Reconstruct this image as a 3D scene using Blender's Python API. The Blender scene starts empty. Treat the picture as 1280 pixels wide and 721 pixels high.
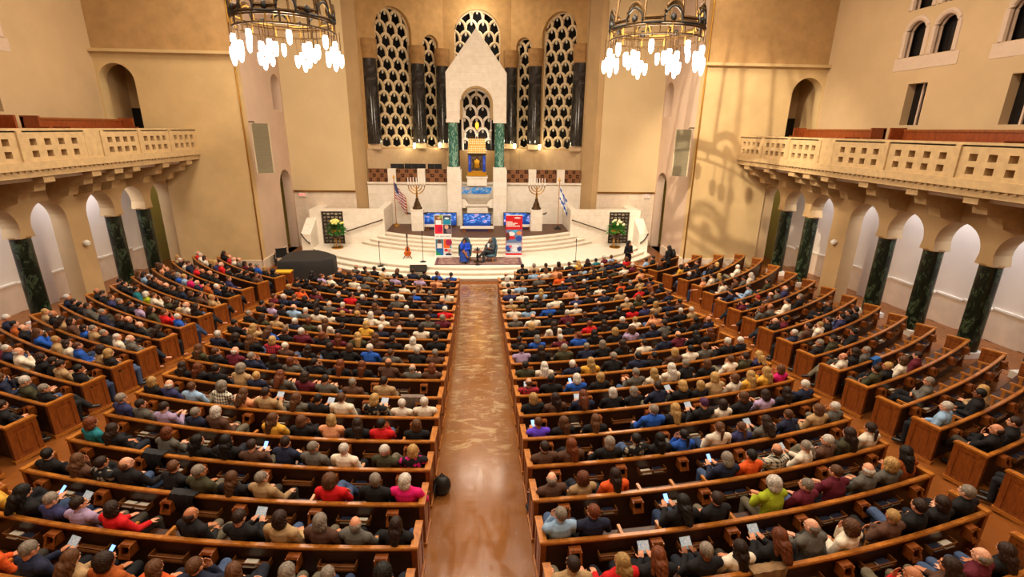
import bpy, bmesh, math, random
import numpy as np
from mathutils import Vector, Matrix
from mathutils.geometry import tessellate_polygon

random.seed(7)
K = 1.1                      # everything is laid out in units of 1.1 m and scaled once at the end
SC = bpy.context.scene
COL = SC.collection
PI = math.pi
sin, cos = math.sin, math.cos


def lin(h):
    """sRGB hex -> linear rgba"""
    h = h.lstrip('#')
    out = []
    for i in (0, 2, 4):
        c = int(h[i:i + 2], 16) / 255
        out.append(c / 12.92 if c <= .04045 else ((c + .055) / 1.055) ** 2.4)
    return (*out, 1.0)


# ------------------------------------------------------------------ materials
MATS = {}


def new_mat(name):
    m = bpy.data.materials.new(name)
    m.use_nodes = True
    nt = m.node_tree
    b = nt.nodes['Principled BSDF']
    MATS[name] = m
    return m, nt, b


def N(nt, t, **kw):
    n = nt.nodes.new(t)
    for k, v in kw.items():
        setattr(n, k, v)
    return n


def ramp(nt, fac, stops):
    r = N(nt, 'ShaderNodeValToRGB')
    e = r.color_ramp.elements
    while len(e) < len(stops):
        e.new(.5)
    for i, (p, c) in enumerate(stops):
        e[i].position = p
        e[i].color = c
    nt.links.new(fac, r.inputs[0])
    return r.outputs[0]


def coords(nt, scale=(1, 1, 1), kind='Object', rot=(0, 0, 0)):
    tc = N(nt, 'ShaderNodeTexCoord')
    mp = N(nt, 'ShaderNodeMapping')
    mp.inputs['Scale'].default_value = scale
    mp.inputs['Rotation'].default_value = rot
    nt.links.new(tc.outputs[kind], mp.inputs[0])
    return mp.outputs[0]


def noise(nt, vec, scale, detail=4, rough=.55, dist=0.0):
    n = N(nt, 'ShaderNodeTexNoise')
    n.inputs['Scale'].default_value = scale
    n.inputs['Detail'].default_value = detail
    n.inputs['Roughness'].default_value = rough
    n.inputs['Distortion'].default_value = dist
    if vec is not None:
        nt.links.new(vec, n.inputs['Vector'])
    return n.outputs[0]


def bump(nt, b, h, strength=.2, dist=.02):
    bp = N(nt, 'ShaderNodeBump')
    bp.inputs['Strength'].default_value = strength
    bp.inputs['Distance'].default_value = dist
    nt.links.new(h, bp.inputs['Height'])
    nt.links.new(bp.outputs[0], b.inputs['Normal'])


def solid(name, hexc, rough=.6, metal=0.0, spec=.5, var=.0, vscale=6, bmp=0):
    m, nt, b = new_mat(name)
    c = lin(hexc)
    b.inputs['Roughness'].default_value = rough
    b.inputs['Metallic'].default_value = metal
    b.inputs['Specular IOR Level'].default_value = spec
    if var:
        v = coords(nt)
        f = noise(nt, v, vscale)
        lo = tuple(x * (1 - var) for x in c[:3]) + (1,)
        hi = tuple(min(1, x * (1 + var)) for x in c[:3]) + (1,)
        nt.links.new(ramp(nt, f, [(.3, lo), (.7, hi)]), b.inputs['Base Color'])
        if bmp:
            bump(nt, b, f, bmp)
    else:
        b.inputs['Base Color'].default_value = c
    return m


def emis(name, hexc, strength):
    m, nt, b = new_mat(name)
    b.inputs['Base Color'].default_value = lin(hexc)
    b.inputs['Emission Color'].default_value = lin(hexc)
    b.inputs['Emission Strength'].default_value = strength
    return m


def wood(name, dark, light, rough=.35, scale=(3, 3, 14), spec=.5):
    m, nt, b = new_mat(name)
    v = coords(nt, scale)
    f = noise(nt, v, 3.0, 6, .6, .6)
    nt.links.new(ramp(nt, f, [(.3, lin(dark)), (.72, lin(light))]), b.inputs['Base Color'])
    b.inputs['Roughness'].default_value = rough
    b.inputs['Specular IOR Level'].default_value = spec
    bump(nt, b, f, .08)
    return m


def marble(name, base, vein, veins2, scale=1.5, rough=.25):
    m, nt, b = new_mat(name)
    v = coords(nt, (1, 1, .6), rot=(.4, .3, 0))
    f = noise(nt, v, scale, 8, .68, 2.2)
    nt.links.new(ramp(nt, f, [(.38, lin(base)), (.52, lin(veins2)), (.585, lin(vein)), (.63, lin(base))]), b.inputs['Base Color'])
    b.inputs['Roughness'].default_value = rough
    return m


def stone_blocks(name, c1, c2, mortar, bw=1.1, bh=.42, rough=.55, rotx=PI / 2):
    m, nt, b = new_mat(name)
    tc = N(nt, 'ShaderNodeTexCoord')
    sx = N(nt, 'ShaderNodeSeparateXYZ')
    nt.links.new(tc.outputs['Object'], sx.inputs[0])
    ad = N(nt, 'ShaderNodeMath', operation='ADD')
    nt.links.new(sx.outputs[0], ad.inputs[0])
    nt.links.new(sx.outputs[1], ad.inputs[1])
    cb = N(nt, 'ShaderNodeCombineXYZ')
    nt.links.new(ad.outputs[0], cb.inputs[0])
    nt.links.new(sx.outputs[2], cb.inputs[1])
    br = N(nt, 'ShaderNodeTexBrick')
    br.inputs['Color1'].default_value = lin(c1)
    br.inputs['Color2'].default_value = lin(c2)
    br.inputs['Mortar'].default_value = lin(mortar)
    br.inputs['Scale'].default_value = 1
    br.inputs['Mortar Size'].default_value = .006
    br.inputs['Brick Width'].default_value = bw
    br.inputs['Row Height'].default_value = bh
    nt.links.new(cb.outputs[0], br.inputs['Vector'])
    v = coords(nt)
    f = noise(nt, v, 3.5, 6)
    mx = N(nt, 'ShaderNodeMixRGB', blend_type='MULTIPLY')
    mx.inputs[0].default_value = 1
    nt.links.new(br.outputs['Color'], mx.inputs[1])
    nt.links.new(ramp(nt, f, [(.3, (.88, .86, .84, 1)), (.7, (1, 1, 1, 1))]), mx.inputs[2])
    nt.links.new(mx.outputs[0], b.inputs['Base Color'])
    b.inputs['Roughness'].default_value = rough
    return m


def tinted(name, rough=.8, var=.25, vscale=14, stretch=(1, 1, 1), pattern=None, attr=False, sheen=0.0):
    """colour comes from the object (or, for a crowd mesh, from its colour attribute); cloth / hair / skin structure on top"""
    m, nt, b = new_mat(name)
    if attr:
        oc = N(nt, 'ShaderNodeAttribute', attribute_name='tint').outputs['Color']
    else:
        oc = N(nt, 'ShaderNodeObjectInfo').outputs['Color']
    v = coords(nt, stretch)
    f = noise(nt, v, vscale, 4)
    mx = N(nt, 'ShaderNodeMixRGB', blend_type='MULTIPLY')
    mx.inputs[0].default_value = 1
    nt.links.new(oc, mx.inputs[1])
    nt.links.new(ramp(nt, f, [(.3, (1 - var, 1 - var, 1 - var, 1)), (.7, (1 + var * .6,) * 3 + (1,))]), mx.inputs[2])
    out = mx.outputs[0]
    if pattern:
        kind, c2 = pattern
        sep = N(nt, 'ShaderNodeSeparateXYZ')
        nt.links.new(coords(nt), sep.inputs[0])
        ad = N(nt, 'ShaderNodeMath', operation='ADD')
        nt.links.new(sep.outputs[0], ad.inputs[0])
        nt.links.new(sep.outputs[1], ad.inputs[1])

        def stripes(sock, freq):
            mu = N(nt, 'ShaderNodeMath', operation='MULTIPLY')
            mu.inputs[1].default_value = freq
            nt.links.new(sock, mu.inputs[0])
            fr = N(nt, 'ShaderNodeMath', operation='FRACT')
            nt.links.new(mu.outputs[0], fr.inputs[0])
            gt = N(nt, 'ShaderNodeMath', operation='GREATER_THAN')
            gt.inputs[1].default_value = .55
            nt.links.new(fr.outputs[0], gt.inputs[0])
            return gt.outputs[0]
        if kind == 'stripe':
            fac = stripes(sep.outputs[2], 18)
        elif kind == 'plaid':
            a, c = stripes(ad.outputs[0], 13), stripes(sep.outputs[2], 13)
            mm = N(nt, 'ShaderNodeMath', operation='ADD')
            nt.links.new(a, mm.inputs[0])
            nt.links.new(c, mm.inputs[1])
            md = N(nt, 'ShaderNodeMath', operation='MULTIPLY')
            md.inputs[1].default_value = .5
            nt.links.new(mm.outputs[0], md.inputs[0])
            fac = md.outputs[0]
        else:  # flowers
            vo = N(nt, 'ShaderNodeTexVoronoi')
            vo.inputs['Scale'].default_value = 11
            nt.links.new(v, vo.inputs['Vector'])
            lt = N(nt, 'ShaderNodeMath', operation='LESS_THAN')
            lt.inputs[1].default_value = .38
            nt.links.new(vo.outputs['Distance'], lt.inputs[0])
            fac = lt.outputs[0]
        m2 = N(nt, 'ShaderNodeMixRGB')
        nt.links.new(fac, m2.inputs[0])
        nt.links.new(out, m2.inputs[1])
        m2.inputs[2].default_value = lin(c2)
        out = m2.outputs[0]
    nt.links.new(out, b.inputs['Base Color'])
    b.inputs['Roughness'].default_value = rough
    b.inputs['Specular IOR Level'].default_value = .3
    bump(nt, b, noise(nt, v, vscale * 1.3, 5, .6, .8), .55, .03)
    return m


# ------------------------------------------------------------------ objects
def tag(o, label=None, cat=None, group=None, kind=None):
    if label:
        o['label'] = label
    if cat:
        o['category'] = cat
    if group:
        o['group'] = group
    if kind:
        o['kind'] = kind
    return o


def link(name, me, m=None, parent=None, loc=None):
    o = bpy.data.objects.new(name, me)
    COL.objects.link(o)
    if m is not None and me is not None and not me.materials:
        for x in (m if isinstance(m, (list, tuple)) else [m]):
            me.materials.append(x)
    if parent is not None:
        o.parent = parent
    if loc is not None:
        o.location = loc
    return o


def empty(name, loc=(0, 0, 0), rz=0.0):
    o = bpy.data.objects.new(name, None)
    COL.objects.link(o)
    o.location = loc
    o.rotation_euler = (0, 0, rz)
    o.empty_display_size = .2
    return o


class MB:
    """collects primitives and builds ONE mesh object"""

    def __init__(s):
        s.v, s.f, s.mi, s.cur = [], [], [], 0

    def add(s, vs, fs):
        o = len(s.v)
        s.v += [tuple(x) for x in vs]
        s.f += [tuple(o + i for i in f) for f in fs]
        s.mi += [s.cur] * len(fs)
        return s

    def box(s, c, d, M=None, taper=1.0):
        x, y, z = (d[0] / 2, d[1] / 2, d[2] / 2)
        vs = [Vector((sx * x * (taper if sz > 0 else 1), sy * y * (taper if sz > 0 else 1), sz * z))
              for sz in (-1, 1) for sy in (-1, 1) for sx in (-1, 1)]
        if M is not None:
            vs = [M @ q for q in vs]
        vs = [q + Vector(c) for q in vs]
        return s.add(vs, [(0, 2, 3, 1), (4, 5, 7, 6), (0, 1, 5, 4), (2, 6, 7, 3), (0, 4, 6, 2), (1, 3, 7, 5)])

    def b2(s, lo, hi):
        return s.box([(a + b) / 2 for a, b in zip(lo, hi)], [abs(b - a) for a, b in zip(lo, hi)])

    def lathe(s, prof, c=(0, 0, 0), seg=20, M=None):
        """prof: [(r,z)...] bottom to top"""
        vs, fs = [], []
        for r, z in prof:
            for k in range(seg):
                a = 2 * PI * k / seg
                q = Vector((r * cos(a), r * sin(a), z))
                if M is not None:
                    q = M @ q
                vs.append(q + Vector(c))
        n = len(prof)
        for i in range(n - 1):
            for k in range(seg):
                k2 = (k + 1) % seg
                fs.append((i * seg + k, i * seg + k2, (i + 1) * seg + k2, (i + 1) * seg + k))
        fs.append(tuple(range(seg))[::-1])
        fs.append(tuple((n - 1) * seg + k for k in range(seg)))
        return s.add(vs, fs)

    def tube(s, pts, r, seg=8, closed=False):
        pts = [Vector(p) for p in pts]
        rr = r if isinstance(r, (list, tuple)) else [r] * len(pts)
        n = len(pts)
        vs, fs = [], []
        up = Vector((0, 0, 1))
        for i, p in enumerate(pts):
            if closed:
                d = pts[(i + 1) % n] - pts[i - 1]
            else:
                d = pts[min(i + 1, n - 1)] - pts[max(i - 1, 0)]
            if d.length < 1e-9:
                d = Vector((0, 0, 1))
            d.normalize()
            u = up if abs(d.z) < .95 else Vector((1, 0, 0))
            a = d.cross(u).normalized()
            b = a.cross(d)
            for k in range(seg):
                t = 2 * PI * k / seg
                vs.append(p + (a * cos(t) + b * sin(t)) * rr[i])
        m = n if closed else n - 1
        for i in range(m):
            j = (i + 1) % n
            for k in range(seg):
                k2 = (k + 1) % seg
                fs.append((i * seg + k, i * seg + k2, j * seg + k2, j * seg + k))
        if not closed:
            fs.append(tuple(range(seg))[::-1])
            fs.append(tuple((n - 1) * seg + k for k in range(seg)))
        return s.add(vs, fs)

    def ell(s, c, r, seg=16, rings=10, M=None):
        vs, fs = [], []
        for i in range(rings + 1):
            t = PI * i / rings
            for k in range(seg):
                a = 2 * PI * k / seg
                q = Vector((r[0] * sin(t) * cos(a), r[1] * sin(t) * sin(a), -r[2] * cos(t)))
                if M is not None:
                    q = M @ q
                vs.append(q + Vector(c))
        for i in range(rings):
            for k in range(seg):
                k2 = (k + 1) % seg
                fs.append((i * seg + k, i * seg + k2, (i + 1) * seg + k2, (i + 1) * seg + k))
        return s.add(vs, fs)

    def capsule(s, a, b, ra, rb, seg=12, fl=1.0):
        a, b = Vector(a), Vector(b)
        d = (b - a)
        L = d.length
        d.normalize()
        pts, rr = [], []
        for t in (90, 60, 35, 12):
            pts.append(a - d * ra * sin(math.radians(t)))
            rr.append(max(ra * cos(math.radians(t)), ra * .02))
        for t in (12, 35, 60, 90):
            pts.append(b + d * rb * sin(math.radians(t)))
            rr.append(max(rb * cos(math.radians(t)), rb * .02))
        return s.tube(pts, rr, seg)

    def slab(s, outer, holes, t, O, X, Y):
        """flat plate: outline (u,v), holes, thickness t along -normal; O origin, X, Y axes"""
        O, X, Y = Vector(O), Vector(X), Vector(Y)
        Z = X.cross(Y).normalized()
        loops = [outer] + list(holes)
        flat = [p for l in loops for p in l]
        tri = tessellate_polygon([[Vector((p[0], p[1], 0)) for p in l] for l in loops])
        n = len(flat)
        vs = [O + X * p[0] + Y * p[1] for p in flat] + [O + X * p[0] + Y * p[1] - Z * t for p in flat]
        fs = []
        for a, b, c in tri:
            A, B, Cc = flat[a], flat[b], flat[c]
            if (B[0] - A[0]) * (Cc[1] - A[1]) - (B[1] - A[1]) * (Cc[0] - A[0]) < 0:
                b, c = c, b
            fs += [(a, b, c), (n + a, n + c, n + b)]
        o = 0
        for l in loops:
            m = len(l)
            for i in range(m):
                j = (i + 1) % m
                fs.append((o + i, n + o + i, n + o + j, o + j))
            o += m
        return s.add(vs, fs)

    def build(s, name, m=None, parent=None, loc=None, smooth=False, fix=True):
        me = bpy.data.meshes.new(name)
        me.from_pydata(s.v, [], s.f)
        if any(s.mi):
            me.polygons.foreach_set('material_index', s.mi)
        if fix:
            bm = bmesh.new()
            bm.from_mesh(me)
            bmesh.ops.recalc_face_normals(bm, faces=bm.faces)
            bm.to_mesh(me)
            bm.free()
        if smooth:
            me.polygons.foreach_set('use_smooth', [True] * len(me.polygons))
            try:
                me.set_sharp_from_angle(angle=math.radians(smooth if smooth is not True else 40))
            except Exception:
                pass
        return link(name, me, m, parent, loc)


def structure(o):
    o['kind'] = 'structure'
    return o


def arch(cx, w, z0, zs, n=14):
    """outline of an arched opening, counter-clockwise: width w, springing at zs"""
    r = w / 2
    return [(cx - r, z0), (cx + r, z0)] + [(cx + r * cos(PI * i / n), zs + r * sin(PI * i / n)) for i in range(n + 1)]


def copy_tree(o, parent=None):
    c = o.copy()
    COL.objects.link(c)
    if parent is not None:
        c.parent = parent
    for ch in list(o.children):
        copy_tree(ch, c)
    return c


ORD = ['zeroth', 'first', 'second', 'third', 'fourth', 'fifth', 'sixth', 'seventh', 'eighth', 'ninth', 'tenth', 'eleventh', 'twelfth', 'thirteenth',
       'fourteenth', 'fifteenth', 'sixteenth', 'seventeenth', 'eighteenth', 'nineteenth', 'twentieth', 'twenty-first', 'twenty-second', 'twenty-third',
       'twenty-fourth', 'twenty-fifth', 'twenty-sixth']

LP = dict(ceil=(480, 650, 700), chand=560, bema=1100, aisle=44, apse=200, up=28, spot=14000)   # lamp powers in watts
EXPOSURE = 0.14

# ------------------------------------------------------------------ palette
M = {}
M['plaster'] = solid('plaster', '#BC9C70', .75, spec=.25, var=.08, vscale=.8)
M['gallery_wall'] = solid('gallery_plaster', '#C0A37C', .75, spec=.25, var=.06, vscale=.6)
M['plaster_light'] = solid('plaster_light', '#CDB48A', .75, spec=.25, var=.05, vscale=.6)
M['pier_plaster'] = solid('pier_plaster', '#C9AB7B', .7, spec=.25, var=.10, vscale=.9)
M['window_trim'] = solid('window_stone', '#C9B09A', .7, spec=.25, var=.05)
M['pink_plaster'] = solid('pink_plaster', '#C9AE98', .75, spec=.25, var=.06, vscale=.8)
M['vault'] = solid('vault_plaster', '#AE8A5B', .75, spec=.25, var=.12, vscale=2.2, bmp=.1)
M['aisle_wall'] = solid('aisle_plaster', '#D3C3B2', .8, spec=.2, var=.03, vscale=1)
M['olive_wall'] = solid('olive_plaster', '#A8964A', .8, spec=.2, var=.05)
M['apse'] = solid('apse_plaster', '#B28C58', .75, spec=.25, var=.12, vscale=2.5, bmp=.1)
M['apse_low'] = stone_blocks('apse_stone', '#C2A37C', '#C9AB85', '#AB9069', 1.6, 1.5)
M['capital'] = solid('carved_stone', '#97703F', .8, var=.22, vscale=3.5, bmp=.4)
M['stone'] = stone_blocks('limestone', '#D9C5AE', '#E1CFBA', '#C4B196', 1.2, .5)
M['white_stone'] = stone_blocks('white_limestone', '#E9DECC', '#EFE5D6', '#DCCFBC', 1.3, .45, .45)
M['step_stone'] = solid('step_limestone', '#E8DDCB', .45, var=.05, vscale=3)
M['balc'] = solid('cast_stone', '#B89A6D', .75, var=.12, vscale=5, bmp=.15)
M['wainscot'] = solid('pink_marble', '#D3BBA2', .4, var=.08, vscale=2.5)
M['green_dark'] = marble('dark_green_marble', '#0D130D', '#46543C', '#172216', 2.2, .22)
M['green'] = marble('green_marble', '#2F5F55', '#9FC3B0', '#3D7668', 3.0, .22)
M['black_marble'] = marble('black_marble', '#1C1A19', '#45413C', '#2A2725', 1.1, .12)
M['pew_dark'] = wood('dark_oak', '#2A1408', '#4A270F', .42, (2.5, 2.5, 9))
M['pew_rail'] = wood('polished_oak', '#8A4B17', '#C07A2E', .28, (3, 3, 12))
M['pew_panel'] = wood('panelled_oak', '#6B3310', '#97521D', .35, (5, 5, 1.6))
M['pew_end'] = wood('red_oak', '#6E2F10', '#93461A', .38, (5, 5, 1.6))
M['rack'] = wood('rack_oak', '#5A3012', '#84501F', .4, (4, 4, 10))
M['hole'] = solid('box_inside', '#0C0805', .9)
M['book_cover'] = solid('book_cover', '#1C2238', .6)
M['book_pages'] = solid('book_pages', '#E9E2CF', .8)
M['brass'] = solid('brass', '#B98A3A', .3, 1.0)
M['gold'] = solid('gold_leaf', '#D0982A', .42, .75, var=.2, vscale=30)
M['bronze'] = solid('aged_bronze', '#4A3418', .55, .7, var=.25, vscale=20)
M['black_iron'] = solid('black_iron', '#15120F', .5, .4)
M['dark_iron'] = solid('dark_iron', '#3A352F', .5, .6)
M['black_plastic'] = solid('black_plastic', '#141414', .5)
M['seat_red'] = solid('red_seat_cushion', '#7A1D17', .85)
M['speaker_grille'] = solid('speaker_grille', '#74694F', .7, var=.2, vscale=60)
M['speaker_case'] = solid('speaker_case', '#B5A484', .6)
M['window_glass'] = solid('dark_window_glass', '#0E0D0E', .25, var=.5, vscale=9)
M['old_gold'] = solid('old_gold', '#8C6A2C', .6, .5)
M['stage_wood'] = wood('stage_floor_wood', '#3F2613', '#664023', .55, (1.2, 8, 4))
M['brown_grille'] = solid('brown_grille', '#7A4B25', .6, var=.15)
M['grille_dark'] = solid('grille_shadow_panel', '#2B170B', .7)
M['fabric_white'] = solid('white_cloth', '#EDEAE4', .85)
M['lattice'] = solid('lattice_stone', '#CDB48C', .7, var=.1, vscale=8)
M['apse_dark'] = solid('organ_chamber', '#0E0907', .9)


def floor_material():
    m, nt, b = new_mat('cork_tile_floor')
    v = coords(nt, (1, 1, 1))
    br = N(nt, 'ShaderNodeTexBrick')
    br.offset = 0
    br.inputs['Color1'].default_value = lin('#80491C')
    br.inputs['Color2'].default_value = lin('#864E1F')
    br.inputs['Mortar'].default_value = lin('#804A1D')
    br.inputs['Scale'].default_value = 1
    br.inputs['Mortar Size'].default_value = .004
    br.inputs['Brick Width'].default_value = .42
    br.inputs['Row Height'].default_value = .42
    nt.links.new(v, br.inputs['Vector'])
    f = noise(nt, v, 1.3, 6)
    mx = N(nt, 'ShaderNodeMixRGB', blend_type='MULTIPLY')
    mx.inputs[0].default_value = 1
    nt.links.new(br.outputs['Color'], mx.inputs[1])
    nt.links.new(ramp(nt, f, [(.3, (.8, .78, .76, 1)), (.7, (1.08, 1.06, 1.04, 1))]), mx.inputs[2])
    nt.links.new(mx.outputs[0], b.inputs['Base Color'])
    g = noise(nt, coords(nt, (3, 1, 1)), 2.2, 5, .6)
    nt.links.new(ramp(nt, g, [(.35, (.26,) * 3 + (1,)), (.7, (.42,) * 3 + (1,))]), b.inputs['Roughness'])
    bump(nt, b, noise(nt, coords(nt, (2.5, 1, 1)), 3.0, 3), .02, .02)
    return m


M['floor'] = floor_material()


def aisle_material():
    m, nt, b = new_mat('worn_varnished_glare_aisle')
    v = coords(nt)
    f = noise(nt, coords(nt, (2.2, .8, 1)), 1.6, 7, .62, .6)
    br = N(nt, 'ShaderNodeTexBrick')
    br.offset = .5
    for q, c in (('Color1', '#845225'), ('Color2', '#7C4C22'), ('Mortar', '#74461F')):
        br.inputs[q].default_value = lin(c)
    br.inputs['Scale'].default_value = 1
    br.inputs['Mortar Size'].default_value = .004
    br.inputs['Brick Width'].default_value = .45
    br.inputs['Row Height'].default_value = .45
    nt.links.new(v, br.inputs['Vector'])
    sep = N(nt, 'ShaderNodeSeparateXYZ')
    nt.links.new(v, sep.inputs[0])
    ab = N(nt, 'ShaderNodeMath', operation='ABSOLUTE')
    nt.links.new(sep.outputs[0], ab.inputs[0])
    ed = N(nt, 'ShaderNodeMapRange')
    ed.inputs['From Min'].default_value = .62
    ed.inputs['From Max'].default_value = .82
    nt.links.new(ab.outputs[0], ed.inputs['Value'])
    # scuffed wear and pale floor glare, painted as colour in the front walked strip
    wy = N(nt, 'ShaderNodeMapRange')
    wy.inputs['From Min'].default_value = 8.6
    wy.inputs['From Max'].default_value = 10.0
    nt.links.new(sep.outputs[1], wy.inputs['Value'])
    inv = N(nt, 'ShaderNodeMath', operation='SUBTRACT')
    inv.inputs[0].default_value = 1
    nt.links.new(ed.outputs[0], inv.inputs[1])
    k = N(nt, 'ShaderNodeMath', operation='MULTIPLY')
    nt.links.new(inv.outputs[0], k.inputs[0])
    nt.links.new(wy.outputs[0], k.inputs[1])
    wf = ramp(nt, noise(nt, coords(nt, (1.2, 2.6, 1)), 1.5, 8, .66, 1.0), [(.50, (0, 0, 0, 1)), (.60, (.75, .75, .75, 1)), (.72, (1, 1, 1, 1))])
    k2 = N(nt, 'ShaderNodeMath', operation='MULTIPLY')
    nt.links.new(k.outputs[0], k2.inputs[0])
    nt.links.new(wf, k2.inputs[1])
    mx = N(nt, 'ShaderNodeMixRGB')
    nt.links.new(k2.outputs[0], mx.inputs[0])
    nt.links.new(br.outputs['Color'], mx.inputs[1])
    mx.inputs[2].default_value = lin('#B2966E')
    nt.links.new(mx.outputs[0], b.inputs['Base Color'])
    nt.links.new(ramp(nt, f, [(.35, (.30,) * 3 + (1,)), (.62, (.12,) * 3 + (1,))]), b.inputs['Roughness'])
    b.inputs['Coat Weight'].default_value = .6
    b.inputs['Coat Roughness'].default_value = .12
    b.inputs['Specular IOR Level'].default_value = .7
    bump(nt, b, noise(nt, coords(nt, (1, 2.5, 1)), 2.5, 4), .06, .03)
    return m


M['aisle'] = aisle_material()

# ------------------------------------------------------------------ camera (at the back gallery, above the centre aisle)
F_PX, PITCH, YAW, ROLL, CAMZ, CAMX = 621.84, math.radians(17.834), math.radians(3.931), math.radians(.801), 6.64, .025
st, ct, sy, cy = sin(PITCH), cos(PITCH), sin(YAW), cos(YAW)
fw = Vector((sy * ct, cy * ct, -st))
rt = Vector((cy, -sy, 0))
up = rt.cross(fw)
cr, sr = cos(ROLL), sin(ROLL)
# rotating the picture clockwise by ROLL = rolling the camera the other way
rt2 = rt * cr + up * sr
up2 = up * cr - rt * sr
cam_d = bpy.data.cameras.new('camera')
cam = bpy.data.objects.new('camera', cam_d)
COL.objects.link(cam)
R3 = Matrix((rt2, up2, -fw)).transposed()
cam.matrix_world = Matrix.Translation((CAMX, 0, CAMZ)) @ R3.to_4x4()
cam_d.sensor_width = 36
cam_d.lens = F_PX / 1280 * 36
cam_d.clip_end = 200
cam_d.clip_start = .05
SC.camera = cam

# ------------------------------------------------------------------ the floor: a shallow bowl falling to the front
YC, R0, PITCH_ROW = 30.6, 25.37, .8706
YCO = 32.8                                  # centre of the outer blocks' arcs


def rail_z(r):
    n = min((R0 - r) / PITCH_ROW, 17.26)
    n = max(n, -6)
    return CAMZ - 5.24 - .0725 * n + .0021 * n * n


def fz(x, y):
    if y > 23.5:
        return 0.0
    return max(0.0, rail_z(math.hypot(x, y - YC)) - .77)


vs, fs = [], []
xs = [-16 + .5 * i for i in range(65)]
ys = [-2.5 + .5 * i for i in range(66)]
for y in ys:
    for x in xs:
        vs.append((x, y, fz(x, y)))
for j in range(len(ys) - 1):
    for i in range(len(xs) - 1):
        a = j * len(xs) + i
        fs.append((a, a + 1, a + 1 + len(xs), a + len(xs)))
structure(MB().add(vs, fs).build('floor', M['floor'], smooth=True, fix=False))

vs, fs = [], []
for j in range(81):
    y = -2.4 + 23.6 * j / 80
    for x in (-.80, 0, .80):
        vs.append((x, y, fz(x, y) + .006))
for j in range(80):
    for i in range(2):
        fs.append((j * 3 + i, j * 3 + i + 1, j * 3 + i + 4, j * 3 + i + 3))
structure(MB().add(vs, fs).build('floor_aisle', M['aisle'], fix=False))

# ------------------------------------------------------------------ side arcades, aisles and upper walls
ARCH_A = [(23.12, 22.2), (21.27, 20.35), (19.45, None)]
ARCH_B = [(17.12, 16.2), (15.27, 14.35), (13.42, 12.5), (11.57, 10.65), (9.72, 8.8), (7.87, None)]
AZ = 3.5


def arcade_outline():
    """(y,z) outline of the arcade wall from y=-2.5 to y=23.84, z up to 5.3, with the arch openings cut from below"""
    pts = [(23.9, 5.32), (-2.5, 5.32), (-2.5, -.3)]
    groups = [ARCH_B[::-1], ARCH_A[::-1]]
    for g in groups:
        for i, (c, _) in enumerate(g):
            r = .72
            left, right = c - r, c + r
            if i == 0:
                pts.append((left, -.3))
            else:
                colc = (c + g[i - 1][0]) / 2
                pts.append((colc + .27, 3.2))
            pts += [(c - r * cos(PI * k / 14), AZ + r * sin(PI * k / 14)) for k in range(15)]
            if i == len(g) - 1:
                pts.append((right, -.3))
            else:
                colc = (c + g[i + 1][0]) / 2
                pts.append((colc - .27, 3.2))
    pts.append((23.9, -.3))
    return pts


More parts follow.
